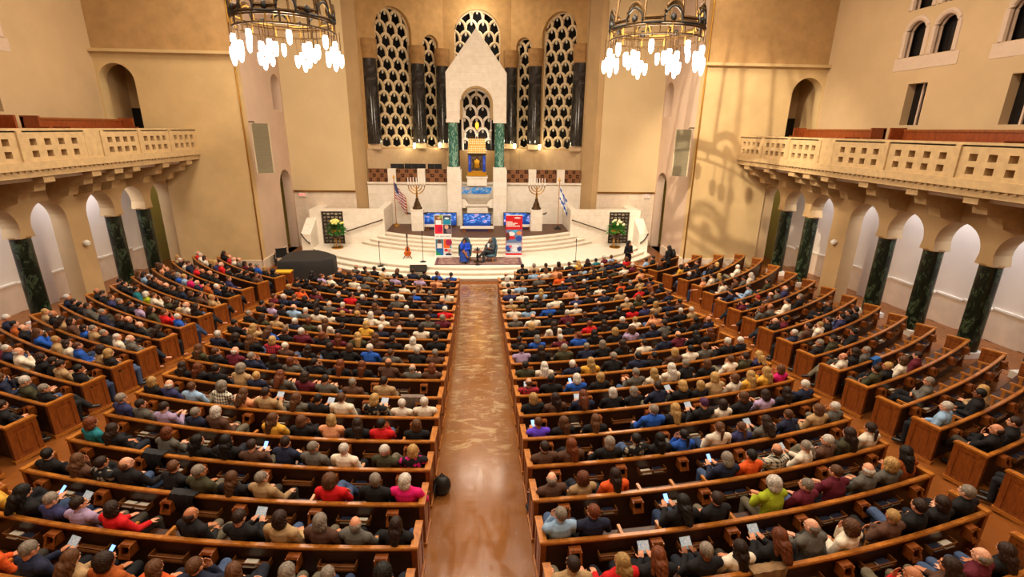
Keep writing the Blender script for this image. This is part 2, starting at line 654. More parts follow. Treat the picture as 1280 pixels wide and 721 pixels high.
col_ys = [b for _, b in ARCH_A if b] + [b for _, b in ARCH_B if b]
for side, sx in (('left', -1), ('right', 1)):
    out = arcade_outline()
    structure(MB().slab(out, [], .55, (sx * 14.0, 0, 0) if sx > 0 else (sx * 14.0, 0, 0), (0, 1, 0), (0, 0, 1)).build('wall_%s_arcade' % side, M['plaster'])) \
        if sx < 0 else structure(MB().slab([(-p[0], p[1]) for p in out], [], .55, (14.0, 0, 0), (0, -1, 0), (0, 0, 1)).build('wall_right_arcade', M['plaster']))
    # aisle back wall, its marble wainscot and cap
    structure(MB().b2((sx * 16, -2.5, -.3), (sx * 16.3, 24.4, 5.3)).build('wall_%s_aisle' % side, M['aisle_wall']))
    structure(MB().b2((sx * 16, 24.4, -.3), (sx * 16.3, 29.5, 5.3)).build('wall_%s_passage' % side, M['olive_wall']))
    m = MB()
    for y in [-2.5 + 1.0 * i for i in range(27)]:
        z0 = fz(15.9, y + .5)
        m.b2((sx * 15.95, y, z0), (sx * 16, y + 1.0, z0 + 1.0))
    structure(m.build('baseboard_%s_aisle' % side, M['wainscot']))
    m = MB()
    for y in [-2.5 + 1.0 * i for i in range(27)]:
        z0 = fz(15.9, y + .5)
        m.b2((sx * 15.92, y, z0 + 1.0), (sx * 16, y + 1.0, z0 + 1.06))
    structure(m.build('trim_%s_aisle' % side, M['white_stone']))
    # piers of the aisle wall stand behind the arcade piers
    for y0, y1 in ((17.95, 18.7), (6.3, 7.1)):
        structure(MB().b2((sx * 15.7, y0, 0), (sx * 16, y1, 5.2)).build('wall_%s_pilaster' % side, M['aisle_wall']))
    # far end of the passage
    structure(MB().b2((sx * 10.6, 29.3, -.3), (sx * 16.3, 29.6, 5.3)).build('wall_%s_passage_end' % side, M['olive_wall']))
    # gallery slab (its underside is the aisle ceiling)
    structure(MB().b2((sx * 12.75, -2.5, 5.02), (sx * 16.2, 23.72, 5.3)).build('ceiling_%s_aisle' % side, M['aisle_wall']))
    structure(MB().b2((sx * 10.4, 24.2, 5.0), (sx * 16.2, 29.5, 5.3)).build('ceiling_%s_passage' % side, M['aisle_wall']))
    # gallery back wall with windows
    holes = []
    if True:
        for yc in (18.0, 14.2, 10.4, 6.6):
            holes.append([(yc + .1, 6.95), (yc + .95, 6.95), (yc + .95, 8.4), (yc + .1, 8.4)])
            for k in (-.62, .62):
                holes.append(arch(yc + .53 + k, 1.0, 9.35, 10.15))
                holes.append(arch(yc + .53 + k, 1.0, 10.95, 11.9))
    outer = [(-2.5, 5.0), (24.0, 5.0), (24.0, 15.0), (-2.5, 15.0)]
    if sx < 0:
        structure(MB().slab(outer, holes, .45, (-16, 0, 0), (0, 1, 0), (0, 0, 1)).build('wall_left', M['gallery_wall']))
    else:
        structure(MB().slab([(-p[0], p[1]) for p in outer][::-1], [[(-p[0], p[1]) for p in h] for h in holes], .45, (16, 0, 0), (0, -1, 0), (0, 0, 1)).build('wall_right', M['gallery_wall']))
    wn = 0
    for yc in (18.0, 14.2, 10.4, 6.6):
        wn += 1
        x = sx * 16.32
        w = structure(MB().b2((x, yc + .05, 6.9), (x + sx * .05, yc + 1.0, 8.45)).build('window_%d' % (wn + (10 if sx > 0 else 0)), M['window_glass']))
        structure(MB().b2((sx * 16.26, yc + .52, 6.95), (sx * 16.33, yc + .58, 8.4)).b2((sx * 16.24, yc + .1, 6.95), (sx * 16.33, yc + .17, 8.4)).build('window_mullion', M['pink_plaster'], w))
        wn += 1
        w = structure(MB().b2((x, yc - .7, 9.2), (x + sx * .05, yc + 1.8, 12.5)).build('window_%d' % (wn + (10 if sx > 0 else 0)), M['window_glass']))
        fr = MB()
        for k in (-.62, .62):
            for z0, zs in ((9.35, 10.15), (10.95, 11.9)):
                a = arch(yc + .53 + k, .98, z0, zs)
                fr.tube([(sx * 16.05, p[0], p[1]) for p in a[1:]] + [(sx * 16.05, a[0][0], a[0][1])], .11, 8)
                a = arch(yc + .53 + k, .82, z0, zs)
                fr.tube([(sx * 16.2, p[0], p[1]) for p in a[1:]] + [(sx * 16.2, a[0][0], a[0][1])], .05, 6)
        structure(fr.build('window_frame', M['window_trim'], w, smooth=True))
        structure(MB().b2((sx * 15.985, yc - .85, 8.9), (sx * 16.02, yc + 1.85, 9.33)).build('window_sill', M['window_trim'], w))

for side, sx in (('left', -1), ('right', 1)):
    # crossing pier: face towards the room, with the arched gallery door beside the wall
    def XY(pts):
        return pts if sx > 0 else [(-p[0], p[1]) for p in pts][::-1]
    face = [(10.3, -.3), (13.98, -.3), (13.98, 5.3), (16.3, 5.3), (16.3, 9.5), (10.3, 9.5)]
    hole = arch(15.2, 1.45, 5.5, 8.3)
    structure(MB().slab(XY(face), [XY(hole)], .5, (0, 23.72, 0), (1, 0, 0), (0, 0, 1)).build('wall_%s_pier' % side, M['pier_plaster']))
    structure(MB().b2((sx * 14.0, 25.6, 5.3), (sx * 16.3, 25.8, 9.6)).b2((sx * 14.2, 24.2, 5.3), (sx * 14.4, 25.7, 9.6)).b2((sx * 16.0, 24.0, 5.3), (sx * 16.2, 25.7, 9.6)).build('wall_%s_stair_niche' % side, M['plaster']))
    d = structure(MB().b2((sx * 15.3, 25.5, 5.6), (sx * 15.95, 25.58, 7.3)).build('door_%d' % (1 if sx < 0 else 2), M['black_iron']))
    structure(MB().b2((sx * 10.29, 23.78, 9.5), (sx * 15.99, 24.22, 15.2)).build('wall_%s_vault' % side, M['vault']))
    structure(MB().b2((sx * 10.2, 23.52, 9.44), (sx * 16.0, 23.75, 9.56)).build('trim_%s_ledge' % side, M['pier_plaster']))
    structure(MB().b2((sx * 10.28, 23.66, 0), (sx * 13.5, 23.72, .5)).b2((sx * 10.22, 23.66, 0), (sx * 10.3, 26.8, .5)).build('baseboard_%s_pier' % side, M['stone']))
    structure(MB().tube([(sx * 10.27, 23.69, .5), (sx * 10.27, 23.69, 15)], .035, 8).build('trim_%s_gold_edge' % side, M['brass'], smooth=True))
    # wall from the pier back to the panel wall: arched door below, small niche above
    s_out = [(24.22, -.3), (28.9, -.3), (28.9, 15.2), (24.22, 15.2)]
    h1 = arch(27.85, 1.6, 0.0, 3.6)
    h2 = arch(28.05, 1.2, 7.35, 8.5)
    if sx < 0:
        structure(MB().slab(s_out, [h1, h2], .45, (-10.3, 0, 0), (0, 1, 0), (0, 0, 1)).build('wall_left_crossing', M['pink_plaster']))
    else:
        structure(MB().slab([(-p[0], p[1]) for p in s_out][::-1], [[(-p[0], p[1]) for p in h] for h in (h1, h2)], .45, (10.3, 0, 0), (0, -1, 0), (0, 0, 1)).build('wall_right_crossing', M['pink_plaster']))
    structure(MB().b2((sx * 10.75, 27.2, 7.2), (sx * 11.2, 28.9, 9.4)).build('wall_%s_niche_back' % side, M['pink_plaster']))
    dd = structure(MB().b2((sx * 11.6, 26.9, 0), (sx * 11.66, 28.8, 3.4)).build('door_%d' % (3 if sx < 0 else 4), M['pink_plaster']))
    structure(MB().b2((sx * 10.5, 26.98, 0), (sx * 10.56, 27.16, 2.25)).build('door_edge_glass', M['green_dark'], dd))
    # stone below, plaster panel above, facing the room
    structure(MB().b2((sx * 6.9, 28.9, -.2), (sx * 10.75, 29.3, 3.17)).build('wall_%s_stone' % side, M['stone']))
    structure(MB().b2((sx * 6.9, 28.82, 3.17), (sx * 10.3, 29.3, 15.2)).build('wall_%s_panel' % side, M['plaster_light']))
    structure(MB().b2((sx * 6.88, 28.79, 3.13), (sx * 10.3, 28.83, 3.2)).build('trim_%s_panel' % side, M['brass']))
    # return to the apse
    structure(MB().slab([(0, -.2), (1.42, -.2), (1.42, 15.2), (0, 15.2)], [], .35, (sx * 6.9, 28.9, 0), (sx * -.38 / 1.42 * 1, 1.37 / 1.42, 0) if sx < 0 else (-.38 / 1.42, 1.37 / 1.42, 0), (0, 0, 1)).build('wall_%s_reveal' % side, M['plaster']))
    structure(MB().slab([(0, 0), (1.4, 0), (1.4, 15.2), (0, 15.2)], [], .35, (sx * 6.5, 30.27, 0), (sx * .05, 1, 0), (0, 0, 1)).build('wall_%s_apse_jamb' % side, M['plaster']))

structure(MB().b2((-16.5, -2.6, 15.0), (16.5, 36, 15.3)).build('ceiling', M['vault']))
structure(MB().b2((-16.3, -3.0, -.3), (16.3, -2.6, 15.0)).build('wall_back', M['plaster']))

# columns of the arcades
for side, sx in (('left', -1), ('right', 1)):
    for i, y in enumerate(col_ys):
        z0 = fz(sx * 14.2, y)
        c = empty('marble_column', (sx * 14.27, y, z0))
        MB().box((0, 0, .1), (.62, .62, .2)).build('plinth', M['white_stone'], c)
        MB().lathe([(.27, .2), (.27, .22), (.262, 3.2 - z0)], seg=24).build('shaft', M['green_dark'], c, smooth=True)
        MB().lathe([(.265, 3.2 - z0 - .03), (.30, 3.2 - z0), (.28, 3.24 - z0)], seg=24).build('capital', M['capital'], c, smooth=True)
        tag(c, 'dark green marble column under the %s balcony, %s from the stage' % (side, ORD[i + 1]), 'column', 'arcade columns')

# ------------------------------------------------------------------ balconies
for side, sx in (('left', -1), ('right', 1)):
    B = empty('balcony', (sx * 12.5, 10, 5.4))
    tag(B, 'long cast stone balcony with pierced square openings along the %s wall' % side, 'balcony')
    P = lambda x, y, z: (sx * x - sx * 12.5, y - 10, z - 5.4)
    edges = [23.72, 21.75, 19.85, 17.95, 17.2, 14.85, 12.5, 10.15, 7.8, 5.45, 3.1, .75, -1.6]
    for a, b in zip(edges, edges[1:]):
        if a - b < 1:
            m = MB().box(P(12.5, (a + b) / 2, 5.98), (.30, a - b, .84))
            m.build('carved_panel', M['balc'], B)
            continue
        hs = []
        L = a - b
        n = 4
        pw = L - .36
        for r_ in (0, 1):
            for k in range(n):
                u = b + .18 + pw * (k + .5) / n
                z = 5.72 + .32 * r_ + .06
                hs.append([(u - .11, z - .09), (u + .11, z - .09), (u + .11, z + .09), (u - .11, z + .09)])
        o = [(b, 5.56), (a, 5.56), (a, 6.40), (b, 6.40)]
        T = lambda pts: [(p[0] - 10, p[1] - 5.4) for p in pts]
        m = MB()
        if sx > 0:
            m.slab([(-p[0], p[1]) for p in T(o)][::-1], [[(-p[0], p[1]) for p in T(h)][::-1] for h in hs], .24, (-.14, 0, 0), (0, -1, 0), (0, 0, 1))
        else:
            m.slab(T(o), [T(h) for h in hs], .24, (.14, 0, 0), (0, 1, 0), (0, 0, 1))
        m.build('pierced_panel', M['balc'], B)
        MB().box(P(12.48, b, 5.98), (.34, .16, .84)).build('pier_block', M['balc'], B)
    MB().b2(P(12.36, 23.72, 6.36), P(12.78, -2.5, 6.46)).build('top_rail', M['balc'], B)
    m = MB().b2(P(12.30, 23.72, 5.36), P(12.80, -2.5, 5.58)).b2(P(12.38, 23.72, 5.16), P(12.80, -2.5, 5.36))
    for k in range(130):
        y = 23.6 - .2 * k
        m.box(P(12.37, y, 5.33), (.05, .09, .05))
    m.build('cornice', M['balc'], B)
    for y in (23.0, 21.3, 19.5, 18.55, 17.5, 15.6, 13.7, 11.9, 10.0, 8.1, 6.2, 4.3):
        m = MB()
        prof = [(12.45, 5.16), (12.45, 4.98), (12.75, 4.9), (12.8, 4.72), (13.25, 4.62), (13.35, 4.36), (13.7, 4.3), (14.0, 4.2), (14.0, 5.16)]
        vs = [Vector(P(x, y + d, z)) for d in (-.2, .2) for x, z in prof]
        n = len(prof)
        m.add(vs, [tuple(range(n)), tuple(range(n, 2 * n))[::-1]] + [(i, (i + 1) % n, n + (i + 1) % n, n + i) for i in range(n)])
        m.build('corbel', M['balc'], B)
    # gallery seating: two stepped benches of reddish oak behind the parapet, broken by cross aisles
    runs = [(22.6, 17.9), (17.1, 12.2), (11.3, 6.2), (5.3, 0.2)]
    for ri, (a, b) in enumerate(runs):
        for row in (0, 1):
            y1 = a - (1.3 if row == 0 and ri == 0 else 0)
            x0 = 13.4 + row * .95
            zf = 5.3 + .33 * row
            p = empty('balcony_pew', (sx * x0, (y1 + b) / 2, zf))
            Ly = y1 - b
            if row:
                MB().b2((-sx * .5, -Ly / 2, -.33), (sx * 1.2, Ly / 2, 0)).build('riser_platform', M['pew_dark'], p)
            MB().box((sx * .30, 0, .78), (.07, Ly, .62)).build('back', M['pew_end'], p)
            MB().box((sx * .30, 0, 1.12), (.12, Ly, .07)).build('top_rail', M['pew_panel'], p)
            MB().box((sx * .05, 0, .44), (.46, Ly, .06)).build('seat', M['seat_red'], p)
            for e in (-1, 1):
                MB().box((sx * .08, e * (Ly / 2 - .04), .6), (.56, .08, 1.2)).build('end_panel', M['pew_end'], p)
            for k in range(int(Ly / .58)):
                MB().box((sx * .06, -Ly / 2 + .58 * (k + .7), .74), (.42, .05, .06)).build('armrest', M['pew_panel'], p)
            tag(p, 'reddish oak pew on the %s balcony, %s row, %s run from the stage end' % (side, ('front', 'raised back')[row], ORD[ri + 1]), 'pew', 'balcony pews')
    # stair handrail by the arched gallery door
    h = MB().tube([(sx * 14.3, 23.6, 6.35), (sx * 13.7, 23.6, 6.25), (sx * 12.9, 23.6, 6.75 - .6)], .03, 8)
    for q in ((14.2, 6.0), (13.2, 5.9)):
        h.tube([(sx * q[0], 23.6, 5.35), (sx * q[0], 23.6, q[1] + .3)], .02, 6)
    tag(h.build('handrail', M['dark_iron'], smooth=True), 'slanting dark handrail on the %s balcony beside the arched door' % side, 'handrail')

# ------------------------------------------------------------------ apse: polygon of facets, black columns, lattice windows
AP = [(-6.5, 30.4), (-6.0, 31.0), (-3.6, 33.2), (-2.1, 34.2), (2.1, 34.2), (3.6, 33.2), (6.0, 31.0), (6.5, 30.4)]


def lattice_mesh(w, zs, z0):
    """ogee stone lattice filling an arched opening of width w (local u from -w/2..w/2, z from z0), springing at zs"""
    m = MB()
    px, pz = .72, .62          # scale pattern: pitch across, row height

    def inside(u, z, pad=0):
        if abs(u) > w / 2 + pad or z < z0 - .01:
            return False
        if z > zs:
            return math.hypot(u, z - zs) <= w / 2 + pad
        return True
    nx = int(w / px) + 2
    ztop = zs + w / 2 + 2 * pz
    rows_ = int((ztop - z0) / pz) + 2
    cells = []
    for k in range(-1, rows_):
        zc = z0 + pz * k + .1
        for i in range(-nx, nx + 1):
            u0 = (i + .5 * (k % 2)) * px
            cells.append((u0, zc))
            seg = []
            for q in range(21):
                t = PI * q / 20
                u, z = u0 - px * .5 * cos(t), zc + pz * (sin(t) ** .75)
                if inside(u, z):
                    seg.append((u, 0, z))
                else:
                    if len(seg) > 1:
                        m.tube(seg, .085, 6)
                    seg = []
            if len(seg) > 1:
                m.tube(seg, .085, 6)
    # rim
    rim = [(p[0], 0, p[1]) for p in arch(0, w - .06, z0 + .02, zs)]
    m.tube(rim + rim[:1], .07, 6)
    # small round bosses hanging in the cells
    m.cur = 1
    for u, zc in cells:
        z = zc + pz * .70
        if inside(u, z, -.1):
            m.ell((u, -.03, z), (.07, .05, .10), 8, 6)
    return m


M['boss'] = solid('lattice_boss', '#B9B09A', .4)
facets = []
li = 0
for i in range(7):
    a, b = Vector((*AP[i], 0)), Vector((*AP[i + 1], 0))
    L = (b - a).length
    d = (b - a) / L
    outer = [(0, 3.2), (L, 3.2), (L, 15.2), (0, 15.2)]
    holes = []
    spec = {1: (2.45, 11.9), 5: (2.45, 11.9), 2: (1.05, 11.45), 4: (1.05, 11.45), 3: (2.9, 12.1)}.get(i)
    if spec:
        w, zs = spec
        holes = [arch(L / 2, w, 5.42, zs)]
    wall = structure(MB().slab(outer, holes, .5, a, d, (0, 0, 1)).build('wall_apse_%d' % (i + 1), M['apse']))
    if spec:
        mid = (a + b) / 2
        nrm = Vector((d.y, -d.x, 0))          # towards the room
        back = mid - nrm * .9
        ang = math.atan2(d.y, d.x)
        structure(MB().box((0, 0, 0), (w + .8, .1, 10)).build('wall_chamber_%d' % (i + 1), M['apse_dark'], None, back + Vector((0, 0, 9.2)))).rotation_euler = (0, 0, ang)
        o = lattice_mesh(w, zs, 5.42).build('lattice_screen', [M['lattice'], M['boss']], None, mid - nrm * .3, smooth=True)
        o.rotation_euler = (0, 0, ang)
        nm = {1: 'tall wide pale lattice window left of the gabled canopy', 2: 'narrow pale lattice window just left of the gabled canopy',
              3: 'arched pale lattice window behind the peak of the gabled canopy', 4: 'narrow pale lattice window just right of the gabled canopy',
              5: 'tall wide pale lattice window right of the gabled canopy'}[i]
        tag(o, nm, 'lattice window', 'apse lattice windows')
    # tan lower wall and carved band
    structure(MB().slab([(0, 3.2), (L, 3.2), (L, 5.38), (0, 5.38)], [], .1, a + Vector((d.y, -d.x, 0)) * .12, d, (0, 0, 1)).build('trim_apse_low_%d' % (i + 1), M['apse_low']))
    if i in (1, 2, 4, 5):
        w = spec[0]
        bm_ = MB()
        for u0, u1 in ((0, L / 2 - w / 2 - .02), (L / 2 + w / 2 + .02, L)):
            bm_.slab([(u0, 10.25), (u1, 10.25), (u1, 11.25), (u0, 11.25)], [], .12, a + Vector((d.y, -d.x, 0)) * .12, d, (0, 0, 1))
        structure(bm_.build('trim_apse_band_%d' % (i + 1), M['capital']))
for k, (x, y) in enumerate([(-6.05, 30.85), (-3.62, 33.0), (-2.2, 34.0), (2.1, 34.0), (3.55, 33.0), (5.92, 30.85)]):
    c = empty('black_column', (x, y, 5.38))
    MB().box((0, 0, .15), (.8, .6, .32)).build('base', M['apse_low'], c)
    MB().lathe([(.44, .3), (.43, .4), (.40, 4.87)], seg=28).build('shaft', M['black_marble'], c, smooth=True)
    MB().lathe([(.41, 4.87), (.46, 5.3), (.48, 5.85), (.40, 5.86)], seg=20).build('capital', M['capital'], c, smooth=True)
    tag(c, 'tall black marble column in the apse, %s from the left' % ORD[k + 1], 'column', 'apse columns')
# up-lights at the foot of the windows
for k, (x, y) in enumerate([(-3.98, 32.5), (-2.48, 33.75), (2.4, 33.75), (3.9, 32.5)]):
    o = MB().lathe([(.05, 0), (.07, .12), (.06, .3)], seg=10).build('spot_lamp', emis('spot_glow%d' % k, '#FFE7B0', 30), None, (x * .985, y - .32, 5.4), smooth=True)
    tag(o, 'small bright up-light at the foot of the apse lattice, %s from the left' % ORD[k + 1], 'lamp', 'apse up-lights')
structure(MB().slab([(-6.4, 30.5), (6.4, 30.5), (6.2, 31.2), (3.7, 33.5), (2.1, 34.5), (-2.1, 34.5), (-3.7, 33.5), (-6.2, 31.2)], [], .2, (0, 0, 3.4), (1, 0, 0), (0, 1, 0)).build('floor_choir', M['stage_wood']))
for i in range(7):
    o = empty('choir_chair', (-5.15 + .43 * i + (0.12 if i > 4 else 0), 31.3 + .18 * (i > 1) , 3.4))
    MB().box((0, .2, .85), (.42, .06, .5)).build('backrest', M['black_plastic'], o)
    MB().box((0, -.02, .45), (.42, .42, .06)).build('seat', M['black_plastic'], o)
    for lx, ly in ((-.18, -.18), (.18, -.18), (-.18, .18), (.18, .18)):
        MB().box((lx, ly, .22), (.04, .04, .44)).build('leg', M['black_iron'], o)
    tag(o, 'dark choir chair behind the left brown parapet grille, %s from the left' % ORD[i + 1], 'chair', 'choir chairs')

# ------------------------------------------------------------------ bema: curved steps, platform, upper landing


def disc(cx_, cyc, r, z0, z1, xlim, yback, n=60):
    """solid slab bounded in front by an arc (centre (0,cyc)) and behind by y=yback, |x|<=xlim"""
    a = math.asin(min(1, xlim / r))
    pts = [(r * sin(t), cyc - r * cos(t)) for t in [-a + 2 * a * i / n for i in range(n + 1)]]
    pts += [(xlim, yback), (-xlim, yback)]
    return MB().slab(pts, [], z1 - z0, (0, 0, z1), (1, 0, 0), (0, 1, 0))


for i, (r, z, xl) in enumerate(((12.37, .15, 9.4), (12.0, .30, 9.1), (11.63, .45, 8.8))):
    s_ = structure(disc(0, 34, r - .06, 0 if i == 0 else z - .15, z - .045, xl, 29.9).build('floor_platform_riser_%d' % (i + 1), M['step_stone']))
    structure(disc(0, 34, r, z - .045, z, xl, 29.9).build('floor_platform_step_%d' % (i + 1), M['step_stone']))
for i, z in enumerate((.60, .75, .90, 1.05)):
    r = 9.8 - .28 * i
    structure(disc(0, 34.8, r - .06, z - .15, z - .045, (6.75, 6.25, 5.8, 5.35)[i] - .05, 30.1).build('floor_upper_riser_%d' % (i + 1), M['step_stone']))
    structure(disc(0, 34.8, r, z - .045, z, (6.75, 6.25, 5.8, 5.35)[i], 30.1).build('floor_upper_step_%d' % (i + 1), M['step_stone']))
structure(disc(0, 34.8, 8.9 - .3, 1.05, 1.06, 5.2, 30.25).build('floor_landing', M['stage_wood']))
# back wall of the bema with its brown grilles and white posts
structure(MB().b2((-6.5, 30.2, 1.0), (6.5, 30.6, 3.5)).build('wall_bema', M['white_stone']))
structure(MB().b2((-6.5, 30.12, 3.44), (6.5, 30.62, 3.54)).build('trim_bema_ledge', M['white_stone']))
gi = 0
for a, b in ((-6.42, -5.31), (-4.8, -3.59), (-3.1, -1.8), (1.7, 2.98), (3.47, 4.68), (5.18, 6.3)):
    g = empty('parapet_grille', ((a + b) / 2, 30.3, 3.54))
    hs = []
    L = b - a
    nx = 5
    c = L / nx
    m = MB()
    for r_ in range(3):
        for k in range(nx):
            if (r_ + k) % 2 == 0:
                u, z = -L / 2 + c * (k + .5), .13 + .25 * r_
                hs.append([(u - c * .38, z - .09), (u + c * .38, z - .09), (u + c * .38, z + .09), (u - c * .38, z + .09)])
                m.box((u, .0, z), (c * .3, .05, .07))
    MB().slab([(-L / 2, 0), (L / 2, 0), (L / 2, .76), (-L / 2, .76)], hs, .06, (0, -.03, 0), (1, 0, 0), (0, 0, 1)).build('panel', M['brown_grille'], g)
    m.build('stud', M['brown_grille'], g)
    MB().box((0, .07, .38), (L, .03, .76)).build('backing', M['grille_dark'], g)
    gi += 1
    tag(g, 'brown chequered parapet grille above the bema wall, %s from the left' % ORD[gi], 'grille', 'parapet grilles')
for a, b in ((-5.31, -4.8), (-3.59, -3.1), (2.98, 3.47), (4.68, 5.18)):
    structure(MB().b2((a + .02, 30.15, 3.5), (b - .02, 30.6, 4.3)).build('trim_parapet_post', M['white_stone']))
# low curved side walls of the bema with iron grilles
for side, sx in (('left', -1), ('right', 1)):
    def bx(x0, y0, z0, x1, y1, z1):
        return MB().b2((sx * x0, y0, z0), (sx * x1, y1, z1))
    w = structure(bx(5.15, 27.45, .3, 7.35, 27.85, 2.34).build('wall_%s_bema_screen' % side, M['white_stone']))
    structure(bx(8.5, 27.4, 0, 9.1, 28.9, 2.34).b2((sx * 5.15, 27.85, .3), (sx * 5.5, 30.2, 2.34)).build('wall_%s_bema_block' % side, M['white_stone']))
    structure(bx(7.35, 27.45, 2.24, 8.5, 27.85, 2.34).build('trim_%s_bema_lintel' % side, M['white_stone']))
    structure(bx(7.3, 28.3, 0, 8.6, 28.4, 2.3).build('wall_%s_bema_inner' % side, M['stone']))
    structure(bx(5.5, 28.0, 0, 9.1, 28.9, .44).build('floor_%s_bema_side' % side, M['step_stone']))
    # sloping parapet beside the side steps
    pts = [(26.2, 0), (27.7, 0), (27.7, 1.9), (27.35, 1.9), (26.2, 1.25)]
    m = MB()
    vs = [Vector((sx * (8.75 + .5 * k), y, z)) for k in (0, 1) for y, z in pts]
    m.add(vs, [(0, 1, 2, 3, 4), (9, 8, 7, 6, 5)] + [(i, (i + 1) % 5, 5 + (i + 1) % 5, 5 + i) for i in range(5)])
    structure(m.build('wall_%s_bema_parapet' % side, M['white_stone']))
    # iron grille door
    g = empty('iron_grille', (sx * 7.93, 27.5, .46))
    hs = []
    for r_ in range(9):
        for k in range(5):
            u, z = -.42 + .21 * k, .12 + .19 * r_
            hs.append([(u - .075, z - .03 - .04 * ((r_ + k) % 2)), (u + .075, z - .03 - .04 * ((r_ + k) % 2)), (u + .075, z + .05), (u - .075, z + .05)])
    MB().slab([(-.53, 0), (.53, 0), (.53, 1.76), (-.53, 1.76)], hs, .04, (0, 0, 0), (1, 0, 0), (0, 0, 1)).build('lattice', M['dark_iron'], g)
    m = MB().b2((-.55, -.02, 0), (-.49, .05, 1.78)).b2((.49, -.02, 0), (.55, .05, 1.78)).b2((-.55, -.02, 1.72), (.55, .05, 1.78))
    m.build('frame', M['dark_iron'], g)
    tag(g, 'dark patterned iron grille door in the white wall at the %s of the bema' % side, 'grille', 'bema grille doors')
    # wall handrails
    h = empty('handrail', (sx * 6.3, 27.40, 1.5))
    p0, p1 = Vector((sx * (7.2 - 6.3), -.08, -.33)), Vector((sx * (5.2 - 6.3), -.08, .32))
    MB().tube([p0, p1], .032, 8).build('rail', M['bronze'], h, smooth=True)
    for t in (.04, .5, .96):
        q = p0.lerp(p1, t)
        MB().tube([q, q + Vector((0, .12, -.03))], .03, 6).build('bracket', M['black_iron'], h, smooth=True)
    tag(h, 'bronze handrail sloping along the white bema wall beside the %s steps' % side, 'handrail', 'bema wall handrails')
    h = empty('handrail', (sx * 9.02, 26.16, 1.0))
    q0, q1 = Vector((sx * -.22, -.05, -.25)), Vector((sx * .2, -.05, .3))
    MB().tube([q0, q0.lerp(q1, .5) + Vector((0, 0, -.07)), q1], .03, 8).build('rail', M['dark_iron'], h, smooth=True)
    for t in (0.1, .9):
        q = q0.lerp(q1, t)
        MB().tube([q, q + Vector((0, .1, 0))], .025, 6).build('bracket', M['black_iron'], h, smooth=True)
    tag(h, 'short dark handrail on the sloping parapet at the %s end of the bema' % side, 'handrail', 'bema parapet handrails')
    # potted flowers on a brass stand
    rnd = random.Random(11 + sx)
    t = empty('flower_stand', (sx * 7.5, 26.45, .45))
    MB().lathe([(.30, 0), (.30, .05), (.06, .08), (.03, .12)], seg=24).build('base', M['brass'], t, smooth=True)
    for k in range(3):
        a = 2 * PI * k / 3
        MB().tube([(.2 * cos(a), .2 * sin(a), .05), (.14 * cos(a), .14 * sin(a), .45), (.2 * cos(a), .2 * sin(a), .86)], .018, 6).build('leg', M['brass'], t, smooth=True)
    MB().lathe([(.14, .80), (.24, .86), (.28, 1.0), (.26, 1.02)], seg=24).build('bowl', M['brass'], t, smooth=True)
    tag(t, 'brass stand with a bowl on the %s of the bema platform' % side, 'stand', 'brass flower stands')
    f = empty('flower_arrangement', (sx * 7.5, 26.45, 1.45))
    m = MB()
    for k in range(210):
        a, e = rnd.uniform(0, 2 * PI), rnd.uniform(-.5, 1.2)
        d = Vector((cos(a) * cos(e), sin(a) * cos(e), sin(e) * .8))
        q = d * rnd.uniform(.28, .52)
        w = d.cross(Vector((0, 0, 1))).normalized() * .05
        tip = d * .14 + Vector((0, 0, -.05))
        m.add([q - w * .2, q + w - d * 0 + tip * .5, q + tip, q - w + tip * .5, q * .3], [(0, 1, 2, 3), (0, 4, 1)])
    m.build('foliage', solid('leaf_green_' + side, '#2E7A1F' if sx > 0 else '#2C6B22', .6, var=.35, vscale=8), f, fix=False)
    MB().lathe([(.2, -.45), (.22, -.25), (.2, -.2)], seg=16).build('soil', M['pew_dark'], f)
    for k in range(14):
        a, e = rnd.uniform(0, 2 * PI), rnd.uniform(.5, 1.4)
        q = Vector((cos(a) * cos(e) * .45, sin(a) * cos(e) * .45, .12 + sin(e) * .38))
        MB().ell(q, (.07, .07, .06), 10, 7).ell(q + Vector((.04, .03, .03)), (.045, .045, .04), 8, 6).build('flower', solid('pale_yellow_flower' + side, '#EFE9B4' if sx > 0 else '#E6DE7E', .7) if k == 0 else MATS['pale_yellow_flower' + side], f, smooth=True)
    tag(f, 'green arrangement with %s flowers on the %s brass stand' % ('cream' if sx > 0 else 'yellow', side), 'plant', 'bema flower arrangements')
    # red exit sign on the stone wall
    s_ = empty('exit_sign', (sx * 9.85, 28.86, 2.95))
    MB().box((0, 0, 0), (.36, .07, .2)).build('case', M['fabric_white'], s_)
    cu = bpy.data.curves.new('exit_letters', 'FONT')
    cu.body = 'EXIT'
    cu.size = .17
    cu.align_x = 'CENTER'
    cu.align_y = 'CENTER'
    cu.extrude = .004
    lo = bpy.data.objects.new('letters', cu)
    COL.objects.link(lo)
    dg = bpy.context.evaluated_depsgraph_get()
    me = bpy.data.meshes.new_from_object(lo.evaluated_get(dg))
    bpy.data.objects.remove(lo)
    e = link('letters', me, None, s_, (0, -.042, 0))
    me.materials.clear()
    me.materials.append(emis('exit_red_' + side, '#FF3A2E', 1.6))
    e.rotation_euler = (PI / 2, 0, 0)
    tag(s_, 'small red exit sign on the stone wall beside the %s arched door' % side, 'sign', 'exit signs')
    # line-array loudspeaker on the crossing wall
    sp = empty('line_array_speaker', (sx * 9.72, 23.75, 5.65))
    n = 9
    prof = []
    for k in range(n + 1):
        t = k / n
        prof.append((-.62 + .16 * math.sin(t * 2.0), 1.05 - 2.1 * t))
    m, g2 = MB(), MB()
    w = .36
    ang = -sx * .38
    Rm = Matrix.Rotation(ang, 4, 'Z')
